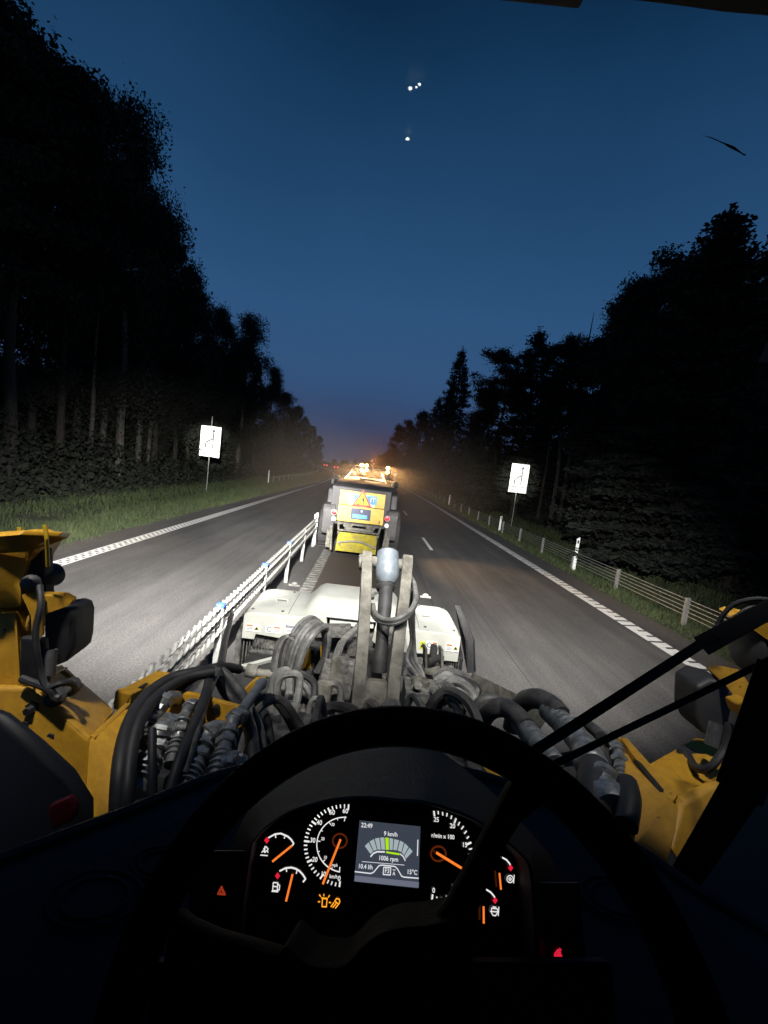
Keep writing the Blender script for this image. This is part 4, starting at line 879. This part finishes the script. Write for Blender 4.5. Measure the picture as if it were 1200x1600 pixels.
# display
mb = MB(); mb.prism([C(562,1282,-.019), C(657,1291.5,-.019), C(653.7,1388,-.019), C(553.4,1377.3,-.019)], -CN*.003)
scr = mb.build('display', M['scr'], ldr)
S3 = lambda x, y: (540+x/5.4545, 1260+y/5.4545)
def sl_(mb, pts, w, lift=-.018): cline(mb, [S3(*p) for p in pts], w, lift)
mb = MB(); cpoly(mb, [S3(80,588), S3(625,645), S3(622,694), S3(74,638)], -.0185); mb.build('display_band', M['scrband'], scr)
ob = [(160,342),(200,302),(245,276),(290,266),(335,265),(370,268),(410,278),(460,290),(500,310),(540,348),(575,387)]; ib = [(210,408),(237,380),(270,368),(303,368),(340,370),(372,370),(403,371),(440,374),(478,392),(500,418),(514,452)]
mb = MB(); mg = MB()
for k in range(10):
    t = .09; A_ = Vector(ob[k]).lerp(Vector(ob[k+1]), t); B2 = Vector(ob[k]).lerp(Vector(ob[k+1]), 1-t); C2 = Vector(ib[k]).lerp(Vector(ib[k+1]), 1-t); D2 = Vector(ib[k]).lerp(Vector(ib[k+1]), t)
    cpoly(mg if k == 4 else mb, [S3(*A_), S3(*B2), S3(*C2), S3(*D2)], -.018)
mb.build('speed_bars', M['scrbar'], scr)
cpoly(mg, [S3(345,382), S3(462,400), S3(458,416), S3(345,398)], -.0178); mg.build('green_bars', M['scrgreen'], scr)
mb = MB(); sl_(mb, [(213,428),(237,400),(270,386),(333,388)], 2); sl_(mb, [(465,405),(490,425),(508,462)], 1.6)
sl_(mb, [(80,556),(215,572),(240,560),(285,505),(310,500),(420,512),(440,530),(478,595),(500,603),(622,613)], 1.5); sl_(mb, [(140,470),(500,500)], .7); sl_(mb, [(616,285),(612,420)], 1.6)
sl_(mb, [(325,518),(385,522),(382,585),(320,580),(325,518)], 1.4); sl_(mb, [(402,540),(425,543)], .9)
for s_, x, y, h in (('22:49',180,165,6.2),('9 km/h',384,238,6),('1006 rpm',364,448,6.3),('10.4 l/h',168,516,6.2),('F3',353,552,6.3),('A',411,574,5),('15°C',566,563,6.4)):
    a, c = S3(x, y); ctext(mb, s_, a, c, h, lift=-.0175)
mb.build('display_print', M['scrtxt'], scr)

# steering wheel
wq = (.067,.256,2.453,.53,-.16); WC = Vector(wq[:3]); WN = Vector((math.sin(wq[4]), -math.cos(wq[3])*math.cos(wq[4]), math.sin(wq[3])*math.cos(wq[4]))).normalized()
WU = WN.cross(Vector((0,0,1))).normalized()*-1; WV = WN.cross(WU).normalized()
if WV.z < 0: WV = -WV
def Wp(px, py, lift=0):
    r = ray(px, py); o = Vector((0,0,EYE)); return o + r*((WC+WN*lift-o).dot(WN)/r.dot(WN))
mb = MB(); n = 96; m = 14; RR = .205; tt = .0165
for i in range(n):
    a = 2*math.pi*i/n; e = WU*math.cos(a)+WV*math.sin(a)
    for k in range(m):
        b_ = 2*math.pi*k/m; mb.v.append(tuple(WC+e*(RR+tt*math.cos(b_))+WN*tt*1.05*math.sin(b_)))
mb.f += [(i*m+k, i*m+(k+1)%m, ((i+1)%n)*m+(k+1)%m, ((i+1)%n)*m+k) for i in range(n) for k in range(m)]
sw = mb.build('steering_wheel', M['rim'], ldr, smooth=True)
MB().prism([Wp(a, c, -.004) for a, c in ((655,1452),(676,1440),(700,1410),(740,1335),(800,1218),(862,1250),(815,1288),(789,1330),(764,1385),(746,1435),(735,1500),(700,1600))], WN*-.02).build('spoke', M['rim'], sw, bevel=.006)
MB().prism([Wp(a, c, -.004) for a, c in ((268,1425),(290,1444),(330,1462),(400,1482),(440,1494),(480,1510),(470,1700),(240,1560))], WN*-.02).build('spoke', M['rim'], sw, bevel=.006)
hb = smooth_path([Vector((a, c, 0)) for a, c in ((420,1700),(436,1490),(480,1508),(527,1512),(548,1500),(566,1480),(593,1460),(625,1450),(664,1447),(705,1440),(735,1462),(750,1700))], 4)
MB().prism([Wp(v.x, v.y, .006) for v in hb], WN*-.05).build('hub', M['rim'], sw, bevel=.006)
# wipers
def bar2_(a, b, w, th, name, par=None, m='wblack'):
    A_ = P(*a); B2 = P(*b); e = (B2-A_).normalized(); vd = ((A_+B2)/2-Vector((0,0,EYE))).normalized(); nn = e.cross(vd).normalized()*w/2
    return MB().prism([A_+nn, B2+nn*.9, B2-nn*.9, A_-nn], vd*th).build(name, M[m], par or ldr, bevel=.003)
wp = bar2_((828,1178,1.04), (1120,990,1.06), .026, .015, 'wiper_arm')
bar2_((1095,1010,1.055), (1215,945,1.07), .050, .03, 'wiper_head', wp)
wp2 = bar2_((858,1198,1.04), (1215,1025,1.08), .018, .012, 'wiper_arm')
pv = bar2_((1215,1040,.95), (1145,1235,.93), .075, .03, 'windscreen_post'); bar2_((1150,1215,.92), (1050,1390,.88), .040, .02, 'post_foot', pv)
pv2 = bar2_((1215,1120,.92), (1170,1250,.91), .055, .03, 'windscreen_post'); bar2_((1175,1240,.91), (1065,1400,.87), .035, .02, 'post_foot', pv2)
# windscreen glass, with dirt on it
WA = Vector((0,1.035,SZ-.02)); WB = Vector((0,.735,3.665)); WNn = Vector((0, -(WB.z-WA.z), (WB.y-WA.y))).normalized()
ws = MB().poly([(-.79,WA.y,WA.z),(.79,WA.y,WA.z),(.79,WB.y,WB.z),(-.79,WB.y,WB.z)]).build('windscreen', M['pane'], ldr)
def Gl(px, py, off=0):
    r = ray(px, py); o = Vector((0,0,EYE)); return o+r*((WA-WNn*off-o).dot(WNn)/r.dot(WNn))
for (px, py, sz) in ((71,388,3),(5,415,3.5),(314,628,2.5),(298,686,2),(361,698,1.6),(354,718,1.6),(728,724,1.8),(660,756,1.5),(882,812,2),(690,705,1.3),(595,690,1.2),(1060,820,2),(1045,818,1.6),(560,600,1),(760,460,1),(85,52,2.5),(430,610,1.2)):
    p = Gl(px, py, .003); k = sz/680*.5; MB().poly([p+Vector((math.cos(t)*k*random.uniform(.6,1.2),0,math.sin(t)*k*random.uniform(.6,1.2))) for t in np.linspace(0,5.6,8)]).build('dirt_speck', M['speck'], ws)
MB().poly([Gl(x_, y_, .003) for x_, y_ in ((1096,211),(1112,214.5),(1128,221.5),(1138,225),(1148,229),(1154,234),(1160,239),(1167,242),(1163,243.5),(1157,239.5),(1149,235.5),(1138,230),(1131,225),(1112,216.5))]).build('squashed_insect', M['black'], ws)
for (px, py, r) in ((641,138,.0055),(651,136,.0035),(655.5,131.5,.0045),(637,217,.0075)):
    q = Gl(px, py); d = ray(px, py).normalized(); d = d - WNn*2*d.dot(WNn); t = (3.645-q.z)/d.z; p = q+d*t
    MB().ball(p, (r*.9,r*1.5,r*.5), 14).build('ceiling_lamp', M['ceil'], ldr, smooth=True)
# roof, back wall, doors and seat close the cab behind the camera
mb = MB()
roofedge = [(-.80,.40),(-.6,.60),(-.3,.70),(0,.73),(.3,.70),(.6,.60),(.80,.40)]
pts = [(x, y, 3.66) for x, y in roofedge] + [(.80,-1.0,3.66),(-.80,-1.0,3.66)]
MB().prism(pts, (0,0,.10)).build('cab_roof', M['plastic'], ldr, bevel=.01)
q0 = P(905,16,.60); q1 = P(1300,50,.50)
MB().prism([P(905,-6,.62), P(1000,4,.60), P(1130,18,.57), P(1260,34,.53), P(1260,-60,.5), P(905,-60,.6)], (0,-.02,0)).build('sun_visor', M['plastic'], ldr, bevel=.004)
MB().prism([P(765,1,.60), P(905,16,.60), P(912,-30,.60), P(765,-40,.60)], (0,-.03,0)).build('header_trim', M['plastic'], ldr, bevel=.004)
MB().box((0,-1.0,2.75), (1.6,.05,1.9)).build('rear_wall', M['plastic'], ldr)
for s in (-1, 1):
    dr_ = MB().box((s*.80,-.3,2.15), (.04,1.45,.7)).build('door', M['plastic'], ldr)
    MB().box((s*.80,-.13,3.08), (.012,1.66,1.16)).build('door_window', M['lens'], dr_)
    MB().box((s*.80,-.95,3.1), (.07,.10,1.2)).box((s*.80,.68,3.0), (.03,.04,1.4)).build('pillar', M['plastic'], ldr)
MB().box((0,-.3,1.72), (1.6,1.5,.05)).build('floor', M['plastic'], ldr)
st = MB().box((0,-.45,2.1), (.5,.5,.14)).build('seat', M['plastic'], ldr, bevel=.04)
MB().box((0,-.74,2.55), (.48,.12,.8)).build('seat_back', M['plastic'], st, bevel=.05)

# roof work lamps of our own loader (above the windscreen), plus unseen lamps added for signs and brackets
def spot(x, y, z, tgt, e, size, blend, par, col=(1,.97,.93), soft=.05):
    h = MB().box((x, y-.05, z), (.15,.10,.11)).build('unseen_lamp', M['plastic'], par, bevel=.01)
    ld = bpy.data.lights.new('lamp_light', 'SPOT'); ld.energy = e; ld.color = col; ld.spot_size = R(size); ld.spot_blend = blend; ld.shadow_soft_size = soft
    lo = bpy.data.objects.new('lamp_light', ld); COL.objects.link(lo); lo.parent = h
    lo.location = (x, y+.02, z); lo.rotation_euler = (Vector(tgt)-Vector((x, y, z))).to_track_quat('-Z','Y').to_euler()
mb = MB(); mb.cyl((-.9,.72,4.12), (.9,.72,4.12), .02)
for x in (-.85,-.3,.3,.85): mb.cyl((x,.70,3.74), (x,.72,4.12), .014)
mb.build('added_lamp_bar', M['plastic'], ldr, smooth=True)  # unseen bar added to carry the lamps, raised to even out their light
spot(-.72, .80, 4.22, (-5.0,11.5,0), 38000, 54, 1, ldr)
spot(-.80, .80, 4.22, (-3.4,4.8,0), 2200, 44, 1, ldr)
spot(-.56, .80, 4.22, (-4.6,27,0), 34000, 28, 1, ldr)
spot(.72, .80, 4.22, (4.2,11,0), 15000, 54, 1, ldr)
spot(.56, .80, 4.22, (5.0,28,0), 11000, 26, 1, ldr)
spot(-.35, .80, 4.22, (-1.0,8,0), 1200, 80, 1, ldr)
spot(.35, .80, 4.22, (1.0,8,0), 850, 80, 1, ldr)
spot(-.88, .80, 4.22, (sl.x,31,sl.z), 100000, 7, 1, ldr)  # unseen narrow beam added to whiten the left sign
spot(.88, .80, 4.22, (sr.x,31.5,sr.z), 90000, 6.5, 1, ldr)  # the same added beam for the right sign
spot(-1.05, 1.0, 3.62, (-1.3,2.2,1.6), 130, 84, .7, ldr)  # unseen flood added beside the cab to light the left bracket
spot(1.05, 1.14, 3.62, (1.3,2.3,1.6), 75, 84, .7, ldr)  # its right-hand twin, added to light the right bracket
# ------------------------------------------------------------------ vegetation
def quads_mesh(name, Vv, nper, m):
    me = bpy.data.meshes.new(name); nf = len(Vv)//nper
    me.vertices.add(len(Vv)); me.vertices.foreach_set('co', np.asarray(Vv, np.float32).ravel())
    me.loops.add(nf*nper); me.loops.foreach_set('vertex_index', np.arange(nf*nper, dtype=np.int32))
    me.polygons.add(nf); me.polygons.foreach_set('loop_start', np.arange(0, nf*nper, nper, dtype=np.int32))
    me.update(calc_edges=True); me.materials.append(m); return me
def leaves(centers, size, droop=0.0, asp=1.7):
    n = len(centers); d = RNG.normal(size=(n,3)); d[:,2] -= droop; d /= np.linalg.norm(d, axis=1)[:,None]
    e = RNG.normal(size=(n,3)); e -= d*(e*d).sum(1)[:,None]; e /= np.linalg.norm(e, axis=1)[:,None]
    s = size*RNG.uniform(.6,1.4,n)[:,None]
    a = centers; return np.stack([a-e*s*.5, a+d*s*asp*.6, a+e*s*.5, a-d*s*asp*.5], 1).reshape(-1,3)
def crown_points(kind, h, rng):
    pts = []; br = []
    if kind == 'spruce':
        z = h*.08
        while z < h*.99:
            f = 1-z/h; rad = h*.17*f**.8+.15; k = max(3, int(4+rad*2.2))
            for i in range(k):
                a = rng.uniform(0, 6.28); r = rad*rng.uniform(.75,1.25)
                m = int(10+r*26); t = rng.uniform(.1,1,m)**.7
                sag = -.18*r*t+.25*r*t*t*(1 if z > h*.6 else .3)-.1
                pts.append(np.stack([np.cos(a)*r*t+rng.normal(0,.10+.06*r*(1-t),m), np.sin(a)*r*t+rng.normal(0,.10+.06*r*(1-t),m), z+sag+rng.normal(0,.07,m)],1))
            z += .42*(.5+f)
        pts.append(np.stack([rng.normal(0,.04,30), rng.normal(0,.04,30), np.linspace(h*.93,h*1.02,30)],1))
    elif kind == 'pine':
        n = 26
        for i in range(n):
            z = h*rng.uniform(.48,1.0); a = rng.uniform(0,6.28); rad = h*.125*math.sqrt(max(.05,1-((z/h-.70)/.36)**2))*rng.uniform(.5,1.15)
            c = np.array([math.cos(a)*rad, math.sin(a)*rad, z]); br.append((z-rad*.25, c))
            for j in range(7):
                cc = c+rng.normal(size=3)*[.55,.55,.22]; m = 55
                pts.append(cc+rng.normal(size=(m,3))*[.34,.34,.17])
    else:
        n = 46 if kind == 'birch' else 54
        for i in range(n):
            q = rng.uniform(0,1); z = h*(.22+.78*q) if kind != 'birch' else h*(.28+.72*q)
            pr_ = (math.sin(min(1,(1-q)*1.25+.06)*math.pi*.55))**.8*(1 if q > .3 else .6+q*1.3)
            rad = h*(.10 if kind == 'birch' else .135)*pr_*rng.uniform(.45,1.1); a = rng.uniform(0,6.28)
            c = np.array([math.cos(a)*rad, math.sin(a)*rad, z]); br.append((z-rad*.6, c))
            for j in range(6):
                cc = c+rng.normal(size=3)*[.42,.42,.40]; m = 38
                p = cc+rng.normal(size=(m,3))*[.32,.32,.30]
                if kind == 'birch': p[:,2] -= np.abs(rng.normal(0,.8,m))*(rng.uniform(size=m) < .5)
                pts.append(p)
        pts.append(np.stack([rng.normal(0,.25,120), rng.normal(0,.25,120), h*rng.uniform(.9,1.02,120)],1))
    return np.concatenate(pts), br
protos = {}
def proto(kind, i):
    if (kind, i) in protos: return protos[(kind, i)]
    rng = np.random.default_rng(hash(kind) % 1 + i*17+len(kind)); h = 18.0
    pts, br = crown_points(kind, h, rng)
    sz = {'spruce': .10, 'pine': .095, 'birch': .080, 'broadleaf': .090}[kind]; pts = np.concatenate([pts]+[pts+rng.normal(0,.12,pts.shape)]*1+([pts+rng.normal(0,.10,pts.shape), pts+rng.normal(0,.16,pts.shape)] if kind != 'spruce' else []))
    pts[:,2] *= 18.0/np.quantile(pts[:,2], .998) if kind != 'spruce' else 1
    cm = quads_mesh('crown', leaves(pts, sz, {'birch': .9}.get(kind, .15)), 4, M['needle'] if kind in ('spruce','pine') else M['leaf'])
    mb = MB(); wob = [(rng.uniform(-.15,.15)*z/6, rng.uniform(-.15,.15)*z/6) for z in range(0,19,3)]
    mb.tube([(wob[k][0] if k else 0, wob[k][1] if k else 0, k*3*.98-.6*(k==0)) for k in range(7)], [.26,.20,.17,.14,.10,.06,.02], 9)
    for z0, c in br[:36]:
        mb.tube([(0,0,z0), tuple(np.array([0,0,z0])*.5+c*.5+[0,0,.1]), tuple(c)], [.05,.035,.01], 5)
    if kind == 'spruce':
        for k in range(24): a = rng.uniform(0,6.28); z = rng.uniform(2,16); r = 18*.15*(1-z/18); mb.tube([(0,0,z),(math.cos(a)*r,math.sin(a)*r,z-.1*r)], [.03,.008], 4)
    tm = mb.build('trunk', M['birch'] if kind == 'birch' else M['bark'], smooth=True); me = tm.data; bpy.data.objects.remove(tm)
    protos[(kind, i)] = (cm, me); return protos[(kind, i)]
used_ = [0]
def tree(kind, x, y, h, label, group, wide=1.0, variant=None):
    v = variant if variant is not None else used_[0] % 3; used_[0] += 1
    cm, tm = proto(kind, v); nm = {'birch':'birch_tree','spruce':'spruce_tree','pine':'pine_tree','broadleaf':'broadleaf_tree'}[kind]
    t = thing(nm, label, 'tree', (x, y, gz(x, y)-.1), group); s = h/18.0
    t.scale = (s*wide, s*wide, s); t.rotation_euler = (random.uniform(-.03,.03), random.uniform(-.03,.03), random.uniform(0,6.28))
    for nme, me in (('crown', cm), ('trunk', tm)):
        o = bpy.data.objects.new(nme, me); COL.objects.link(o); o.parent = t
    return t
random.seed(21)
# trees whose tops draw the skyline: (top px, top py, lateral x, kind, width, label)
sky_l = [(-30,-20,-15,'pine',1.2,'tall dark pine at the far left top corner'),(40,15,-15.5,'pine',1.1,'dark pine whose crown tip nears the top left of the sky'),(95,85,-17,'broadleaf',.8,'dark broadleaf tree second from the left top corner'),(122,135,-16,'pine',.85,'dark pine with a blunt crown left of the tall birch'),
 (160,265,-18,'birch',1.0,'birch in the notch just left of the tallest birch'),(205,275,-16.5,'birch',.9,'loose birch touching the tall pointed birch from the left'),(243,155,-15,'birch',.9,'tall pointed birch with drooping twigs standing out on the left skyline'),(262,290,-16,'birch',.85,'birch on the right shoulder of the tall pointed birch'),
 (285,330,-15.5,'broadleaf',1.0,'dark broadleaf tree stepping down right of the tall birch'),(312,400,-15,'broadleaf',.9,'dark broadleaf tree midway down the left skyline'),(330,450,-15.5,'broadleaf',1.0,'leafy tree at the middle step of the left skyline'),(360,475,-15,'broadleaf',.9,'leafy tree just left of the upright birch of the lower skyline'),
 (392,482,-14,'birch',1.1,'upright birch standing proud of the lower left skyline'),(402,530,-14.5,'birch',.9,'slim birch pressed against the upright birch'),(420,568,-14,'spruce',1.1,'small spruce with pointed tip above the left lane sign'),(440,570,-14,'birch',1.0,'rounded birch right of the small left spruce'),
 (455,610,-14,'broadleaf',1.0,'dark tree stepping down beyond the rounded birch'),(470,632,-14,'broadleaf',1.0,'low dark tree fourth from the end of the left tree line'),(483,650,-15,'broadleaf',1.1,'low dark tree third from the end of the left tree line'),(494,664,-16,'broadleaf',1.2,'low dark tree second from the end of the left tree line'),(503,680,-18,'broadleaf',1.2,'last low tree where the left tree line meets the far road')]
sky_r = [(1235,330,13,'spruce',1.6,'dark spruce cut by the right edge of the view'),(1150,312,12.5,'spruce',1.8,'tallest dark spruce on the right skyline'),(1105,375,13.5,'broadleaf',1.1,'dark rounded tree left of the tallest right spruce'),(1060,400,14,'pine',1.1,'dark pine on the broad shoulder of the right skyline'),(1020,415,13.5,'broadleaf',1.0,'dark leafy tree high on the right skyline'),
 (985,432,13.5,'broadleaf',.95,'dark leafy tree at the left end of the broad right shoulder'),(958,470,14,'broadleaf',.9,'dark leafy tree stepping down toward the spiky pines on the right'),(935,520,13.5,'pine',.9,'dark pine beside the bare snag on the right skyline'),(905,528,12.5,'pine',1.0,'flat-topped pine with one arm reaching left on the right skyline'),
 (845,512,12.5,'spruce',1.6,'open spruce with upswept branches between two flat pines on the right'),(868,520,13,'pine',.7,'narrow pine pressed behind the open spruce'),(800,543,12.5,'pine',1.15,'flat-topped pine with sky under its crown on the right'),(728,541,11.5,'spruce',1.2,'slender pointed spruce standing alone on the right skyline'),(750,610,12.5,'broadleaf',1.0,'low dark tree between the slender spruce and the flat pine'),
 (703,598,12,'spruce',1.1,'small spruce left of the slender pointed spruce'),(680,618,12,'spruce',1.3,'short spruce second left of the slender spruce'),(660,640,12,'broadleaf',1.1,'low dark tree left of the short spruces'),(640,655,12,'broadleaf',1.1,'low tree on the right line above the machine lamps'),(622,662,12,'broadleaf',1.1,'warmly lit tree right above the machine lamps')]
for lst, g in ((sky_l, 'left forest edge trees'), (sky_r, 'right forest edge trees')):
    for (a, c, x, kind, w, lb) in lst:
        if a not in (242,122,392,728,845,800,905,1150,40): a += (-1 if a < 582 else 1)*20*min(1,abs(a-582)/330)
        r = ray(a, c); y = 5.0; best = None
        while y < 200:
            q = P(a, c, y); e = abs(q.x-x-curve(y))
            if best is None or e < best[0]: best = (e, q)
            y += .5
        p = best[1]
        tree(kind, p.x, p.y, max(4, (p.z-gz(p.x, p.y))*.985), lb, g, w)
# forest filling behind and between
fill = []
for s in (-1, 1):
    for k in range(58):
        y = 3 + k*2.6 + random.uniform(-1.2,1.2) if k < 40 else 107+(k-40)*7
        d = random.uniform(15.5, 24) if k < 40 else random.uniform(15, 30); x = s*d + curve(y)
        fill.append((s, x, y))
def skyline_cap(x, y):
    x0_ = x; x = x + (3.2 if x < curve(y) else -2.6)
    best = None; src = None
    # keep fill trees under the drawn skyline
    v = Vector((x, y, 0)); pts = []; mg = random.uniform(45, 190)
    M3 = CAM2W.transposed(); 
    prof = [(-40,-40),(0,10),(60,70),(130,170),(155,260),(200,330),(235,300),(280,360),(300,420),(320,440),(345,475),(400,510),(408,590),(445,590),(470,640),(505,692),(540,700),(560,697),(590,680),(640,662),(680,632),(705,615),(728,600),(745,612),(765,600),(800,580),(830,600),(850,560),(870,580),(885,570),(905,548),(945,520),(960,480),(985,450),(1060,420),(1110,395),(1150,345),(1185,460),(1240,420)]
    for h in np.arange(22, 2, -.5):
        q = M3 @ (Vector((x, y, gz(x, y)+h))-Vector((0,0,EYE)))
        if q.z >= 0: return h*.8
        px = 600+F*q.x/-q.z; py = 800-F*q.y/-q.z
        if px < -40 or px > 1240: return min(h, 17)
        for (a, b_), (c, d_) in zip(prof, prof[1:]):
            if a <= px <= c:
                if py > b_+(d_-b_)*(px-a)/(c-a) + mg: return h
    return 2.5
kinds = ['broadleaf','birch','pine','spruce','broadleaf']
for i, (s, x, y) in enumerate(fill):
    k = random.choice(kinds)
    if k == 'spruce' and y < 50: k = 'pine'
    h = min(skyline_cap(x, y), random.uniform(14, 21) if abs(x-curve(y)) < 30 else 16)
    if h < 3: continue
    tree(k, x, y, h, ('dark forest tree standing deep behind the left forest edge','dark forest tree standing deep behind the right forest edge')[s > 0], ('forest trees behind the left edge','forest trees behind the right edge')[s > 0], 1.1)
# far trees closing the road where it bends
for i in range(30):
    y = random.uniform(215, 300); x = -58 + i*3.1 + random.uniform(-2,2); h = skyline_cap(x, y)
    if abs(x-curve(y)) < 10: continue
    tree(random.choice(['broadleaf','pine','broadleaf']), x, y, max(5, min(h, 16)), 'far tree closing the view beyond the bend of the road', 'far trees beyond the bend', 1.6)
# pale slender trunks showing in the left forest
for i, (a, d, x, hh, lb) in enumerate(((188,29,-15.5,13,'pale slender trunk nearest the left lane sign side of the dark forest'),(232,31,-14.2,12,'pale slender trunk just left of the lane sign'),(242,34,-15.2,12,'thin pale trunk paired closely with the one left of the lane sign'),(140,25,-15,10,'faint pale trunk farthest left in the dark forest'))):
    q = P(a, 690, d); t = thing('slender_tree', lb, 'tree', (q.x, q.y, gz(q.x, q.y)))
    MB().tube([(q.x,q.y,-.3),(q.x+.1,q.y,hh*.4),(q.x+.02,q.y,hh*.7),(q.x+.15,q.y,hh)], [.13,.11,.08,.03], 8).build('trunk', M['birch'], t, smooth=True)
    mb = MB(); [mb.tube([(q.x+.05,q.y,z),(q.x+.05+random.uniform(-1,1),q.y+random.uniform(-.5,.5),z+.5)], [.03,.008], 4) for z in np.linspace(hh*.4,hh*.95,9)]; mb.build('branch', M['bark'], t)
q = P(925,500,30); t = thing('dead_spruce', 'thin bare dead spruce snag poking above the right skyline', 'tree', (q.x, q.y, 0))
mb = MB(); mb.tube([(q.x,q.y,0),(q.x,q.y,q.z-2),(q.x+.05,q.y,q.z+.5)], [.16,.06,.015], 6)
for k in range(14): z = q.z-k*.3; a = random.uniform(0,6.28); mb.tube([(q.x,q.y,z),(q.x+math.cos(a)*(.2+.05*k),q.y,z+.05)], [.015,.005], 4)
mb.build('trunk', M['bark'], t)
# undergrowth walls: leafy scrub between the trunks
for s in (-1, 1):
    n = 170000; y = RNG.uniform(0,1,n)**1.5*230; d = RNG.uniform(12.6, 25, n); x = s*d + np.array([curve(v) for v in y])
    cl = np.sin(x*.9+y*.33)*np.sin(y*.61-x*.4)*.5+.5
    zt = (1.0+ (d-12.6)*.85)*(.35+.75*cl); z = np.array([gz(a, b_) for a, b_ in zip(x, y)]) + RNG.uniform(0,1,n)*zt
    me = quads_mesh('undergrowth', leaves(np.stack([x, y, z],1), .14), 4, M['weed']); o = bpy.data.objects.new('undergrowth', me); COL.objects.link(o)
    tag(o, ('dark leafy undergrowth filling the left forest floor', 'dark leafy undergrowth filling the right forest floor')[s > 0], 'undergrowth', kind='stuff')
    n = 26000; y = RNG.uniform(0,1,n)**1.5*220; d = RNG.uniform(24, 34, n); x = s*d + np.array([curve(v) for v in y])
    cl = np.sin(x*.35+y*.21)*.5+.5; z = RNG.uniform(0,1,n)*(6+4*cl)
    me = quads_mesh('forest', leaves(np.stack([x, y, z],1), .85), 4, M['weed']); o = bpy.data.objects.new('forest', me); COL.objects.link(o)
    tag(o, ('deep forest mass behind the left tree line', 'deep forest mass behind the right tree line')[s > 0], 'forest', kind='stuff')
# verge grass
for s in (-1, 1):
    n = 120000; y = 2+RNG.uniform(0,1,n)**1.9*100
    d = np.where(RNG.uniform(size=n) < .7, RNG.uniform(7.3, 10.5, n), RNG.uniform(10, 14.5, n)); x0 = s*d; c = np.array([curve(v) for v in y]); x = x0+c
    z = np.array([gz(a, b_) for a, b_ in zip(x, y)]); pat = .55+.45*np.sin(x*2.1+y*.8)*np.sin(y*1.7-x)
    hgt = (.06+.26*RNG.uniform(0,1,n)*pat)*np.clip((d-7.1)/1.0,.25,1.3)*(1+y/90); w = .012+.0009*y
    a = RNG.uniform(0,6.28,n); lx = RNG.normal(0,.35,n)*hgt; ly = RNG.normal(0,.35,n)*hgt
    v0 = np.stack([x-np.cos(a)*w, y-np.sin(a)*w, z-.03],1); v1 = np.stack([x+np.cos(a)*w, y+np.sin(a)*w, z-.03],1); v2 = np.stack([x+lx, y+ly, z+hgt],1)
    me = quads_mesh('grass', np.stack([v0,v1,v2],1).reshape(-1,3), 3, M['grass']); o = bpy.data.objects.new('grass', me); COL.objects.link(o)
    tag(o, ('rough green verge grass along the left edge of the road', 'rough green verge grass under the right cable barrier')[s > 0], 'grass', kind='stuff')

# dust hanging in the lamp light beyond the machine
hm = bpy.data.materials.new('dust'); hm.use_nodes = True; n_ = hm.node_tree; n_.nodes.clear()
ho = n_.nodes.new('ShaderNodeOutputMaterial'); hv = n_.nodes.new('ShaderNodeVolumePrincipled'); n_.links.new(hv.outputs[0], ho.inputs['Volume'])
tc_ = n_.nodes.new('ShaderNodeTexCoord'); mp_ = n_.nodes.new('ShaderNodeMapping'); mp_.inputs['Scale'].default_value = (1/7.5,1/21,1/5); gr_ = n_.nodes.new('ShaderNodeTexGradient'); gr_.gradient_type = 'SPHERICAL'
ml_ = n_.nodes.new('ShaderNodeMath'); ml_.operation = 'MULTIPLY'; ml_.inputs[1].default_value = .020
n_.links.new(tc_.outputs['Object'], mp_.inputs[0]); n_.links.new(mp_.outputs[0], gr_.inputs[0]); n_.links.new(gr_.outputs['Fac'], ml_.inputs[0]); n_.links.new(ml_.outputs[0], hv.inputs['Density'])
hv.inputs['Color'].default_value = (.85,.72,.58,1); hv.inputs['Anisotropy'].default_value = .1
hz = MB().ball((0,0,0), (7.5,21,5), 32).build('dust_and_bloom', hm, smooth=True); hz.location = (0,30,2.4); tag(hz, 'warm dusty air glowing round the lamps of the road machine', 'dust', kind='stuff')

h2 = hm.copy(); h2.name = 'lamp_bloom'  # small volume added to imitate bloom around the work lamps
for q_ in h2.node_tree.nodes:
    if q_.type == 'MAPPING': q_.inputs['Scale'].default_value = (1/2.4,1/1.5,1/1.3)
    if q_.type == 'MATH': q_.inputs[1].default_value = .06
hz = MB().ball((0,0,0), (2.4,1.5,1.3), 24).build('dust_and_bloom', h2, smooth=True); hz.location = (.15,15.7,3.0); tag(hz, 'small amber bloom volume added right around the lit work lamps', 'dust', kind='stuff')
